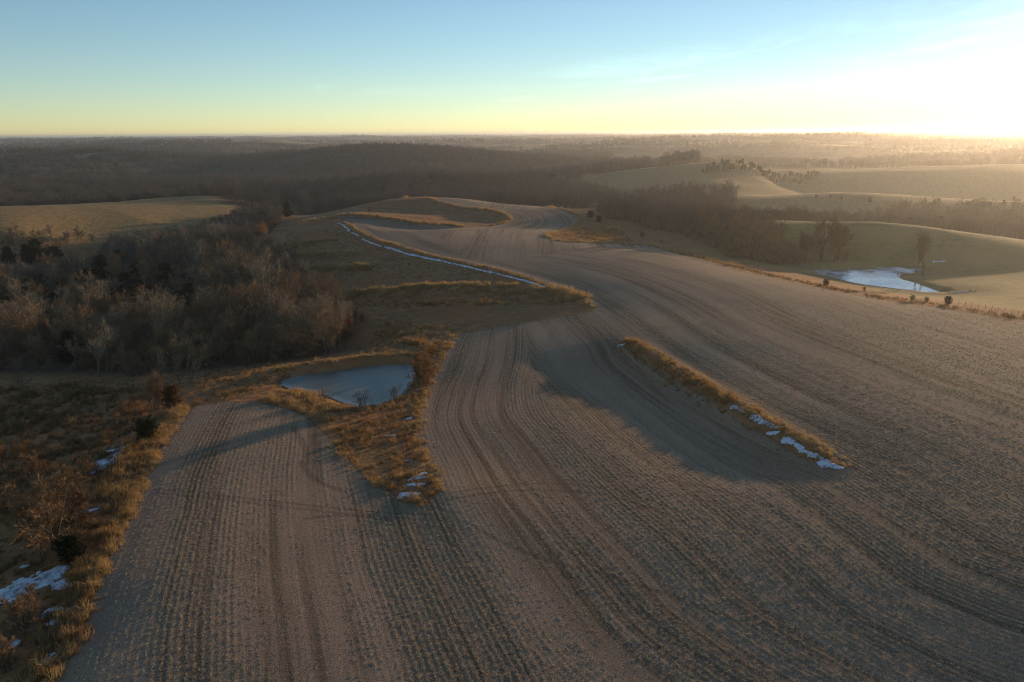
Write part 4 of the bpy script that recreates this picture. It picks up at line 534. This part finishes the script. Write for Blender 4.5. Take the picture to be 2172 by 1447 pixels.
for x, y, h in CEDARS_WOOD: plant('cedar', x, y, h, 'cedar_tree', ('tall' if h > 9 else 'low')+' dark evergreen cedar '+('near the meadow edge' if y < 215 else 'in the middle' if y < 260 else 'at the far side')+' of the left valley wood', 'tree', 'cedars in the left wood')
for x, y, h in CEDARS_RIDGE:
    if math.hypot(x, y) > 700: plant('cedar', x, y, h, 'cedar_tree', 'dark cedar in the evergreen row climbing the golden ridge on the right', 'tree', 'cedar row on the right ridge')
    else: plant('cedar', x, y, h, 'cedar_tree', 'hazy dark cedar among the bare trees of the right-hand valley', 'tree', 'cedars in the right valley')
# ---------------------------------------------------------------- woods: the 300 largest trees as things, the rest as one mass
rs = np.random.RandomState(12)
cand = []   # x, y, h, kind, where
def thin(px, py, s):
    """keep one point per cell of a jittered grid"""
    return px, py
def grid_pts(x0, x1, y0, y1, s):
    X, Y = np.meshgrid(np.arange(x0, x1, s), np.arange(y0, y1, s)); return (X+rs.uniform(-.48, .48, X.shape)*s).ravel(), (Y+rs.uniform(-.48, .48, Y.shape)*s).ravel()
KI = ['grey', 'brown', 'pale']
def add(x, y, h, kind, where):
    for a, b, c in zip(x, y, h): cand.append((float(a), float(b), float(c), kind, where))
W_ = np.array(WOOD_S)
x, y = grid_pts(W_[:, 0].min(), W_[:, 0].max(), W_[:, 1].min(), W_[:, 1].max(), 5.8)
sd = poly_sd(x, y, WOOD_S); dens = fbm(x/30, y/30, 3)+.30
sd = sd+fbm(x/14+2, y/14, 2)*14; m = (sd > .5) & (rs.rand(len(x)) < np.clip(.55+dens*1.3, .15, 1)); x, y = x[m], y[m]
kk = rs.rand(len(x))
hh = (7.5+8.5*np.clip(fbm(x/40+3, y/40, 2)+.5, 0, 1))*rs.uniform(.75, 1.2, len(x))*(.72+.28*sstep(2, 22, sd[m]))
for cx_, cy_, ch_ in CEDARS_WOOD: hh = np.where(np.hypot(x-cx_, y-cy_) < 4.5, 0, hh)
hx, hy = SPECIAL[0][1:3]; hh = np.where(np.hypot(x-hx, y-hy) < 6, 0, hh)
q0 = hh > 1; x, y, kk, hh = x[q0], y[q0], kk[q0], hh[q0]
for nm, a, b in (('grey', 0, .52), ('brown', .52, .86), ('pale', .86, 1.01)):
    q = (kk >= a) & (kk < b); add(x[q], y[q], hh[q], nm, 'L')
P = np.array(WOOD_RIGHT); x, y = grid_pts(P[:, 0].min(), P[:, 0].max(), P[:, 1].min(), P[:, 1].max(), 5.5)
m = (poly_sd(x, y, WOOD_RIGHT) > 0) & (rs.rand(len(x)) < .85); x, y = x[m], y[m]; add(x, y, rs.uniform(7, 12.5, len(x)), 'brown', 'R')
for x, y in HILL_TREES: cand.append((x, y, float(rs.uniform(6, 8.5)), 'grey', 'H'))
FARK = []
for a0, a1, r0, r1, spc, kind, op in WOODS:
    A0, A1 = math.radians(a0), math.radians(a1)
    n = int(.5*(r1*r1-r0*r0)*(A1-A0)/(spc*spc)); a = rs.uniform(A0, A1, n); r = np.sqrt(rs.uniform(r0*r0, r1*r1, n))
    x = np.sin(a)*r; y = np.cos(a)*r
    sc = 70 if r1 < 2600 else 260
    d = fbm(x/sc+31, y/sc, 3) if r1 < 2600 else fbm(x/sc+31, y/(sc*.45), 3)
    q = d > np.quantile(d, op); x, y = x[q], y[q]
    q = (field_sd(x, y) < -2) if r0 < 600 else np.ones(len(x), bool)
    x, y = x[q], y[q]
    h = rs.uniform(8, 13, len(x))*(.82 if r1 < 600 else 1)*(1.35 if kind == 'pale' else 1.0)
    add(x, y, h, kind, 'M' if (r1 <= 900 and a0 < 10) else 'V' if r1 < 700 else 'F')
cand.sort(key=lambda c: -c[2]/math.hypot(c[0], c[1]))
def stand(c):
    x, y = c[0], c[1]; tone = {'grey': 'grey', 'brown': 'brown', 'pale': 'pale'}[c[3]]
    q = 'at the meadow edge of the left valley wood' if (y < 165 and x < -45) else 'in the left wood behind the small frozen pond' if y < 190 and x >= -45 else \
        'around the largest tree of the left wood' if y < 235 and x > -75 else 'among the cedars of the left valley wood' if y < 235 else 'in the left wood below the golden grass hill'
    size = 'tall ' if c[2] > 11.5 else 'low ' if c[2] < 8 else 'middle-sized '
    return f'bare {size}{tone} tree '+q, 'bare trees of the left valley wood'
LAB = {'L': ('bare leafless tree in the dense wood filling the left valley', 'bare trees of the left valley wood'),
       'R': ('bare brown tree in the thicket between the upper field and the right pasture', 'bare trees right of the upper field'),
       'H': ('small dark bare tree on the foot of the golden grass hill at the left', 'bare trees below the grass hill'),
       'M': ('bare tree in the wood behind the upper field', 'bare trees behind the upper field'),
       'V': ('hazy bare tree in the wood behind the green pasture dome', 'bare trees behind the pasture dome')}
nthing = 0; rest = []
for c in cand:
    if nthing < 300 and c[4] in LAB:
        l, g_ = stand(c) if c[4] == 'L' else LAB[c[4]]; plant(c[3], c[0], c[1], c[2], 'bare_tree', l, 'tree', g_); nthing += 1
    else: rest.append(c)
# mass of the remaining woods
def hidden_collection(name, objs):
    c = bpy.data.collections.new(name)
    for o in objs: c.objects.link(o)
    return c
def joined(name, pair):
    me = bpy.data.meshes.new(name)
    a, b = pair; va = np.empty(len(a.vertices)*3, np.float32); a.vertices.foreach_get('co', va)
    vb = np.empty(len(b.vertices)*3, np.float32); b.vertices.foreach_get('co', vb)
    fa = np.empty(len(a.loops), np.int32); a.loops.foreach_get('vertex_index', fa); fb = np.empty(len(b.loops), np.int32); b.loops.foreach_get('vertex_index', fb)
    me = mesh_np(name, np.r_[va, vb].reshape(-1, 3), np.r_[fa, fb+len(a.vertices)].reshape(-1, 3))
    me.materials.append(a.materials[0]); me.materials.append(b.materials[0])
    me.polygons.foreach_set('material_index', np.r_[np.zeros(len(fa)//3, np.int32), np.ones(len(fb)//3, np.int32)]); return me
def scatter(name, pts, rot, scl, which, collection, label, cat):
    me = bpy.data.meshes.new(name); n = len(pts); me.vertices.add(n); me.vertices.foreach_set('co', np.asarray(pts, np.float32).ravel())
    for an, ty, key, arr in (('rot', 'FLOAT_VECTOR', 'vector', rot), ('scl', 'FLOAT_VECTOR', 'vector', scl), ('which', 'INT', 'value', which)):
        at = me.attributes.new(an, ty, 'POINT'); at.data.foreach_set(key, np.asarray(arr, np.int32 if ty == 'INT' else np.float32).ravel())
    o = link(name, me); ng = bpy.data.node_groups.new(name, 'GeometryNodeTree')
    ng.interface.new_socket('Geometry', in_out='INPUT', socket_type='NodeSocketGeometry'); ng.interface.new_socket('Geometry', in_out='OUTPUT', socket_type='NodeSocketGeometry')
    gi = ng.nodes.new('NodeGroupInput'); go = ng.nodes.new('NodeGroupOutput'); ip = ng.nodes.new('GeometryNodeInstanceOnPoints')
    ci = ng.nodes.new('GeometryNodeCollectionInfo'); ci.inputs[0].default_value = collection; ci.inputs[1].default_value = True; ci.inputs[2].default_value = True
    def na(nm, ty):
        k = ng.nodes.new('GeometryNodeInputNamedAttribute'); k.data_type = ty; k.inputs[0].default_value = nm; return k.outputs[0]
    L = ng.links.new; L(gi.outputs[0], ip.inputs['Points']); L(ci.outputs[0], ip.inputs['Instance']); ip.inputs['Pick Instance'].default_value = True
    L(na('which', 'INT'), ip.inputs['Instance Index']); L(na('rot', 'FLOAT_VECTOR'), ip.inputs['Rotation']); L(na('scl', 'FLOAT_VECTOR'), ip.inputs['Scale'])
    L(ip.outputs[0], go.inputs[0]); md = o.modifiers.new('spread', 'NODES'); md.node_group = ng
    tag(o, label, cat, kind='stuff'); return o
M['tw_far'] = plant_mat('far_twigs', (.15, .118, .086), (.225, .178, .13))
M['tw_far_pale'] = plant_mat('far_pale_twigs', (.24, .205, .155), (.33, .285, .215))
tp = []; base = {}
for k in KI:
    base[k] = (len(tp), len(PR[k]))
    for i, pr in enumerate(PR[k]): tp.append(bpy.data.objects.new('w%02d' % len(tp), joined('woodland_tree', pr))); tp[-1].data.materials[1] = M['tw_far_pale' if k == 'pale' else 'tw_far']
wc = hidden_collection('woodland_kinds', tp)
ra = np.array([(c[0], c[1], c[2]) for c in rest]); gz_ = ground(ra[:, 0], ra[:, 1])
wh = [base[c[3]][0]+rs.randint(base[c[3]][1]) for c in rest]
sc = np.stack([ra[:, 2]*rs.uniform(.95, 1.3, len(ra))]*2+[ra[:, 2]], 1)
scatter('woodland', np.c_[ra[:, :2], gz_-.1], np.c_[np.zeros((len(ra), 2)), rs.uniform(0, 6.28, len(ra))], sc, wh, wc, 'mass of leafless woods over the valleys and distant hills', 'woods')
# low brush under and along the woods
bo = [bpy.data.objects.new('u%02d' % i, joined('brush', pr)) for i, pr in enumerate(PR['brush']+PR['grey'][2:4])]
bc = hidden_collection('brush_kinds', bo)
x, y = grid_pts(W_[:, 0].min(), W_[:, 0].max(), W_[:, 1].min(), W_[:, 1].max(), 3.4); sd = poly_sd(x, y, WOOD_S)
m = (sd > -3.5) & (rs.rand(len(x)) < np.clip(.75+fbm(x/18+9, y/18, 2)*2, .1, 1)*np.where(sd < 0, .4, 1)); x, y = x[m], y[m]
P = np.array(WOOD_RIGHT); x2, y2 = grid_pts(P[:, 0].min(), P[:, 0].max(), P[:, 1].min(), P[:, 1].max(), 4.0); m = poly_sd(x2, y2, WOOD_RIGHT) > -4; x = np.r_[x, x2[m]]; y = np.r_[y, y2[m]]
m = field_sd(x, y) < -2; x, y = x[m], y[m]
for PP, lev, bk in POOLS: m = poly_sd(x, y, PP) < -6; x, y = x[m], y[m]
h_ = rs.uniform(2.0, 4.6, len(x))
scatter('undergrowth', np.c_[x, y, ground(x, y)-.05], np.c_[np.zeros((len(x), 2)), rs.uniform(0, 6.28, len(x))], np.c_[h_*1.3, h_*1.3, h_], rs.randint(4, size=len(x)), bc, 'leafless brush under the trees of the woods', 'brush')
# ---------------------------------------------------------------- dry grass
def tuft(seed, n, w, h, lean, bw):
    rd = random.Random(seed); T = Tube()
    for i in range(n):
        p = Vector((rd.gauss(0, w), rd.gauss(0, w), -.03)); d = rdir(Vector((0, 0, 1)), abs(rd.gauss(0, lean)), rd)
        L = h*rd.uniform(.5, 1.15); m = p+d*L*.6; d2 = (d+Vector((rd.gauss(0, .35), rd.gauss(0, .35), -.1))).normalized(); e = m+d2*L*.4
        a = d.cross(Vector((rd.uniform(-1, 1), rd.uniform(-1, 1), .1))).normalized()*bw*rd.uniform(.6, 1.3)
        b = len(T.V); T.V += [tuple(p-a), tuple(p+a), tuple(m+a*.7), tuple(m-a*.7), tuple(e)]; T.F += [(b, b+1, b+2), (b, b+2, b+3), (b+3, b+2, b+4)]
    return T
M['g_gold'] = plant_mat('golden_grass', (.36, .235, .09), (.50, .35, .16), .45)
M['g_tan'] = plant_mat('tan_grass', (0.292, 0.185, 0.090), (0.432, 0.285, 0.149), .4)
M['g_rust'] = plant_mat('rusty_grass', (.30, .15, .05), (.40, .22, .08), .45)
M['g_olive'] = plant_mat('olive_grass', (0.114, 0.083, 0.036), (0.228, 0.147, 0.068), .35)
M['g_weed'] = plant_mat('brown_weeds', (0.127, 0.070, 0.033), (0.230, 0.130, 0.062), .3)
GK = ['gold', 'tan', 'rust', 'olive', 'weed']; go_ = []
for i, k in enumerate(GK):
    for v in range(3):
        go_.append(bpy.data.objects.new('g%02d' % len(go_), tuft(200+i*10+v, 34, .20, 1.0, .38 if k != 'weed' else .28, .016).build('grass_tuft', M['g_'+k])))
gc = hidden_collection('grass_kinds', go_)
MIX = {'brownmix': (.06, .3, .2, .14, .3), 'gold': (.75, .2, .05, 0, 0), 'tan': (.2, .55, .1, .15, 0), 'rust': (.15, .15, .65, 0, .05), 'olive': (.03, .22, .05, .7, 0), 'weed': (.02, .12, .12, .14, .6), 'mix': (.14, .24, .30, .22, .1)}
gp, gs, gw = [], [], []
for kind, P, w, den, h, mix, off in GRASS:
    P_ = np.array(P)
    if kind == 'band':
        sl = np.hypot(*np.diff(P_, axis=0).T); n = int(sl.sum()*2*w*den); cs = np.r_[0, np.cumsum(sl)]; t = rs.uniform(0, cs[-1], n)
        i = np.clip(np.searchsorted(cs, t)-1, 0, len(sl)-1); f = (t-cs[i])/np.maximum(sl[i], 1e-6); p = P_[i]*(1-f[:, None])+P_[i+1]*f[:, None]
        dr = (P_[i+1]-P_[i])/np.maximum(sl[i], 1e-6)[:, None]; s = np.clip(rs.normal(0, .52, n), -1.6, 1.6)*w
        x = p[:, 0]-dr[:, 1]*s; y = p[:, 1]+dr[:, 0]*s
    else:
        lo, hi = P_.min(0), P_.max(0); n = int((hi-lo).prod()*den); x = rs.uniform(lo[0], hi[0], n); y = rs.uniform(lo[1], hi[1], n)
        m = poly_sd(x, y, P) > rs.normal(0, .6, n); x, y = x[m], y[m]
    cl = fbm(x/2.6, y/2.6, 3); m = rs.rand(len(x)) < np.clip(.62+cl*2.4, .06, 1); x, y, cl = x[m], y[m], cl[m]
    for PP, lev, bk in POOLS:
        m = poly_sd(x, y, PP) < .1; x, y, cl = x[m], y[m], cl[m]
    n = len(x); k = rs.choice(5, n, p=MIX[mix]); k2 = fbm(x/7+50, y/7, 2)
    gp.append(np.c_[x, y, ground(x, y)]); s = h*np.clip(rs.lognormal(-.12, .38, n), .3, 2.2)*(1+.6*cl); gs.append(np.c_[s*1.15, s*1.15, s]); gw.append(k*3+rs.randint(3, size=n))
for a, c, w, l in SNOW:
    n = int(14*(math.dist(a, c)+2*w)*w); t = rs.uniform(-.1, 1.1, n); x = a[0]+(c[0]-a[0])*t+rs.normal(0, w*.7, n); y = a[1]+(c[1]-a[1])*t+rs.normal(0, w*.7, n)
    m = rs.rand(n) < np.clip(.5+fbm(x/1.1, y/1.1, 2)*3, 0, 1); x, y = x[m], y[m]; n = len(x)
    gp.append(np.c_[x, y, ground(x, y)]); s = rs.uniform(.18, .42, n); gs.append(np.c_[s, s, s]); gw.append(rs.choice([3, 4, 9, 10, 11], n))
gp = np.concatenate(gp); gs = np.concatenate(gs); gw = np.concatenate(gw); print('tufts', len(gp), 'rest trees', len(rest))
scatter('dry_grass', gp, np.c_[rs.normal(0, .1, (len(gp), 2)), rs.uniform(0, 6.28, len(gp))], gs, gw, gc, 'tall dry grass along terraces, pond banks and field edges', 'grass')
# ---------------------------------------------------------------- crop stubble standing in the rows, with straw lying between
def stub(seed):
    rd = random.Random(seed); T = Tube()
    for i in range(4):
        p = Vector((rd.gauss(0, .05), rd.gauss(0, .14), -.02)); T.tri(p, p+rdir(Vector((0, 0, 1)), rd.uniform(0, .6), rd)*rd.uniform(.14, .26), .05, rd)
    for i in range(9):
        p = Vector((rd.gauss(0, .13), rd.gauss(0, .2), rd.uniform(.01, .07))); a = rd.uniform(0, 6.28); d = Vector((math.cos(a), math.sin(a), rd.uniform(-.1, .35)))
        T.tri(p, p+d*rd.uniform(.14, .38), rd.uniform(.03, .06), rd)
    return T
M['straw'] = plant_mat('bleached_straw', (.34, .27, .16), (.66, .56, .37), .2)
so = [bpy.data.objects.new('s%02d' % i, stub(300+i).build('stubble_clump', M['straw'])) for i in range(5)]
sc_ = hidden_collection('stubble_kinds', so)
n = 420000; a = np.radians(rs.uniform(-40, 40, n)); r = np.sqrt(rs.uniform(44**2, 190**2, n)); m = rs.rand(n) < np.clip(1.35-r/150, .12, 1); x = np.sin(a[m])*r[m]; y = np.cos(a[m])*r[m]
m = field_sd(x, y) > .5; x, y = x[m], y[m]; r0_, l0_ = rows_at(x, y); gxr = (rows_at(x+.05, y)[0]-r0_)/.05; gyr = (rows_at(x, y+.05)[0]-r0_)/.05
gl = np.hypot(gxr, gyr); ok = (gl > .5) & (gl < 1.6); sh = (np.round(r0_/.61)*.61-r0_+rs.normal(0, .075, len(x)))
ok &= rs.rand(len(x)) < np.clip(.62+fbm(r0_*.5, l0_*.012, 3)*3.2+fbm(x/3.1, y/3.1, 2)*.5, .05, 1)
x, y = (x+gxr/gl**2*sh)[ok], (y+gyr/gl**2*sh)[ok]; s = rs.uniform(.28, .66, len(x)); print('stubble', len(x))
scatter('crop_stubble', np.c_[x, y, ground(x, y)], np.c_[np.zeros((len(x), 2)), np.arctan2(gyr, gxr)[ok]+rs.normal(0, .3, len(x))], np.c_[s, s, s], rs.randint(5, size=len(x)), sc_, 'pale crop stubble and straw standing in rows on the near field', 'stubble')
# ---------------------------------------------------------------- snow
g = N('old_snow'); nz = g.noise(g.pos(), 3.0, 4); M['snow'] = g.done(g.bsdf(g.mix(nz, (.64, .67, .71), (.82, .84, .87)), .7, g.bump(g.math('MULTIPLY', nz, .12), 1., .6), spec=.3))
for i, (a, b, w, l) in enumerate(SNOW):
    a = np.array(a); b = np.array(b); L = np.hypot(*(b-a))+1e-3; d = (b-a)/L; nn = np.array([-d[1], d[0]])
    step = .16; u = np.arange(-w, L+w, step); v = np.arange(-w*1.9, w*1.9, step); Uu, Vv = np.meshgrid(u, v)
    e = np.maximum(np.maximum(-Uu, Uu-L), 0); dist = np.hypot(e, Vv)
    X = a[0]+d[0]*Uu+nn[0]*Vv; Y = a[1]+d[1]*Uu+nn[1]*Vv
    s = w*.62-dist+fbm(X/1.7+i*7, Y/1.7, 4)*w*(1.3 if 'long terrace edge' in l else 2.2)+fbm(X/.5, Y/.5, 2)*w*.9
    idx = np.arange(X.size).reshape(X.shape); q = np.stack([idx[:-1, :-1], idx[:-1, 1:], idx[1:, 1:], idx[1:, :-1]], -1).reshape(-1, 4)
    q = q[(s.ravel()[q] > 0).sum(1) >= 2]
    if len(q) < 4: continue
    zz = ground(X.ravel(), Y.ravel())+np.clip(s.ravel()*.22, -.08, .10)+.03
    used, inv = np.unique(q, return_inverse=True)
    me = mesh_np('snow_patch', np.c_[X.ravel(), Y.ravel(), zz][used], inv.reshape(-1, 4)); me.polygons.foreach_set('use_smooth', np.ones(len(q), bool))
    tag(link('snow_patch', me, M['snow']), l, 'snow patch')
# ---------------------------------------------------------------- fence, dock, far farmsteads
def box(V, Fq, x0, x1, y0, y1, z0, z1):
    b = len(V); V += [(x0, y0, z0), (x1, y0, z0), (x1, y1, z0), (x0, y1, z0), (x0, y0, z1), (x1, y0, z1), (x1, y1, z1), (x0, y1, z1)]
    Fq += [(b, b+3, b+2, b+1), (b+4, b+5, b+6, b+7), (b, b+1, b+5, b+4), (b+1, b+2, b+6, b+5), (b+2, b+3, b+7, b+6), (b+3, b, b+4, b+7)]
def wood(name, c):
    g = N(name); return g.done(g.bsdf(g.mix(g.noise(g.vmul(g.pos(), (2, 2, 12)), 2., 4), tuple(v*.7 for v in c), c), .85))
M['post'] = wood('weathered_post', (.20, .16, .12)); M['plank'] = wood('dock_planks', (.50, .40, .28))
fe = bpy.data.objects.new('wire_fence', None); col.objects.link(fe); fe.location = (*FENCE[0], float(ground(*FENCE[0])[0]))
tag(fe, 'post and wire fence along the field edge at the right frame side', 'fence')
wires = [Tube() for _ in range(3)]; tops = []
for x, y in FENCE:
    z = float(ground(x, y)[0]); T = Tube(); lx = rnd.uniform(-.05, .05)
    T.tube([Vector((0, 0, -.2)), Vector((lx*.6, 0, .7)), Vector((lx, 0, 1.15)), Vector((lx, 0, 1.17))], [.05, .048, .045, .01], 7)
    o = link('post', T.build('post', M['post']), None, fe); o.location = Vector((x, y, z))-fe.location; tops.append(Vector((x, y, z))-fe.location)
g = N('fence_wire'); M['wire'] = g.done(g.bsdf((.25, .24, .23), .5, Metallic=.8))
for k, T in enumerate(wires):
    T.tube([p+Vector((0, 0, .45+.35*k)) for p in tops], [.006]*len(tops), 3); link('wire', T.build('wire', M['wire']), None, fe)
# dock
(ax, ay), (bx, by) = DOCK; L = math.hypot(bx-ax, by-ay); ang = math.atan2(by-ay, bx-ax)
dk = bpy.data.objects.new('wooden_dock', None); col.objects.link(dk); dk.location = (ax, ay, POOLS[1][1]); dk.rotation_euler = (0, 0, ang)
tag(dk, 'short pale wooden dock on the point of the bright pond', 'dock')
V, Fq = [], []; box(V, Fq, 0, .26, -1.1, 1.1, .55, .62); pm = mesh_np('plank', V, Fq); pm.materials.append(M['plank'])
for i in range(int(L/.3)):
    o = link('plank', pm, None, dk); o.location = (i*.3, rnd.uniform(-.05, .05), rnd.uniform(-.01, .01))
V, Fq = [], []; box(V, Fq, -.05, L, -.08, .08, .38, .547); bm_ = mesh_np('beam', V, Fq); bm_.materials.append(M['post'])
for s in (-.9, .9): link('beam', bm_, None, dk).location = (0, s, 0)
T = Tube(); T.tube([Vector((0, 0, -.8)), Vector((0, 0, .8)), Vector((0, 0, .82))], [.1, .1, .02], 7); lm = T.build('leg', M['post'])
for x in (.15, L*.5, L-.3):
    for s in (-1.06, 1.06): link('leg', lm, None, dk).location = (x, s, 0)
# farmsteads
def flat(name, c, rough=.6, **kw):
    g = N(name); return g.done(g.bsdf(g.mix(g.noise(g.pos(), .4, 3), tuple(v*.85 for v in c), c), rough, **kw))
M['white'] = flat('white_siding', (.80, .79, .76)); M['roof'] = flat('grey_roof', (.35, .35, .36)); M['steel'] = flat('galvanised_steel', (.62, .63, .64), .4); M['dark'] = flat('dark_opening', (.04, .04, .045), .3); M['red'] = flat('red_siding', (.32, .09, .07))
FL = {'barn': 'white gabled barn', 'house': 'white farmhouse', 'shed': 'long low white shed', 'silo': 'round steel grain silo'}
WHERE = ['on the far left plain, at the tall silo', 'beside the white barn on the far left plain', 'alone right of the far left barn', 'left of the far left barn', 'at the left frame edge below the horizon', 'next to the farmhouse at the left frame edge', 'left one of three on the middle horizon', 'middle one of three on the middle horizon', 'third of three on the middle horizon', 'right of the three silos on the middle horizon', 'alone on the right horizon in the glow', 'between the left frame edge and the far left barn', 'on the plain right of centre']
for (x, y, w, h, kind), wh_ in zip(FARMS, WHERE):
    z = float(np.min(ground([x-w/2, x+w/2, x, x], [y, y, y-w/2, y+w/2]))); e = bpy.data.objects.new('grain_silo' if kind == 'silo' else 'farm_'+kind, None); col.objects.link(e)
    e.location = (x, y, z-.3); e.rotation_euler = (0, 0, rnd.uniform(-.4, .4)); tag(e, FL[kind]+' '+wh_, 'silo' if kind == 'silo' else 'building')
    if kind == 'silo':
        T = Tube(); T.tube([Vector((0, 0, 0)), Vector((0, 0, h*.85))], [w/2, w/2], 16); link('wall', T.build('wall', M['steel']), None, e)
        T = Tube(); T.tube([Vector((0, 0, h*.85+.02)), Vector((0, 0, h)), Vector((0, 0, h+.4))], [w/2*1.04, .5, .4], 16); link('roof', T.build('roof', M['steel']), None, e)
        continue
    d = w*.5; eh = h*.62; V, Fq = [], []; box(V, Fq, -w/2, w/2, -d/2, d/2, 0, eh); link('wall', mesh_np('wall', V, Fq), M['white'], e)
    V = [(-w/2-.4, -d/2-.4, eh), (w/2+.4, -d/2-.4, eh), (w/2+.4, d/2+.4, eh), (-w/2-.4, d/2+.4, eh), (-w/2-.4, 0, h), (w/2+.4, 0, h)]
    me = bpy.data.meshes.new('roof'); me.from_pydata([(a, b, c+.02) for a, b, c in V], [], [(0, 1, 5, 4), (2, 3, 4, 5), (0, 4, 3), (1, 2, 5), (3, 2, 1, 0)]); link('roof', me, M['roof'], e)
    V, Fq = [], []; box(V, Fq, -1.6, 1.6, -d/2-.06, -d/2-.01, 0, min(3.2, eh*.8)); link('door', mesh_np('door', V, Fq), M['dark'], e)
    for xx in (-w*.32, w*.32):
        V, Fq = [], []; box(V, Fq, xx-.6, xx+.6, -d/2-.06, -d/2-.01, 1.2, min(2.6, eh*.8)); link('window', mesh_np('window', V, Fq), M['dark'], e)
# ---------------------------------------------------------------- haze
top = float(max(np.max(gz[ur < 9000]) + 18, CAM_Z+6)); bot = float(np.min(gz))-1
V, Fq = [], []; box(V, Fq, -15000, 15000, -3000, 15000, bot, top)
g = N('evening_haze'); pv = g.n('ShaderNodeVolumePrincipled'); pv.inputs['Color'].default_value = (.96, .96, .97, 1)
pv.inputs['Density'].default_value = 1.1e-4; pv.inputs['Anisotropy'].default_value = .7
g.t.links.new(pv.outputs[0], g.out.inputs['Volume'])
hz = link('haze', mesh_np('haze', V, Fq), g.m); tag(hz, 'thin evening haze over the whole valley', 'haze', kind='stuff')
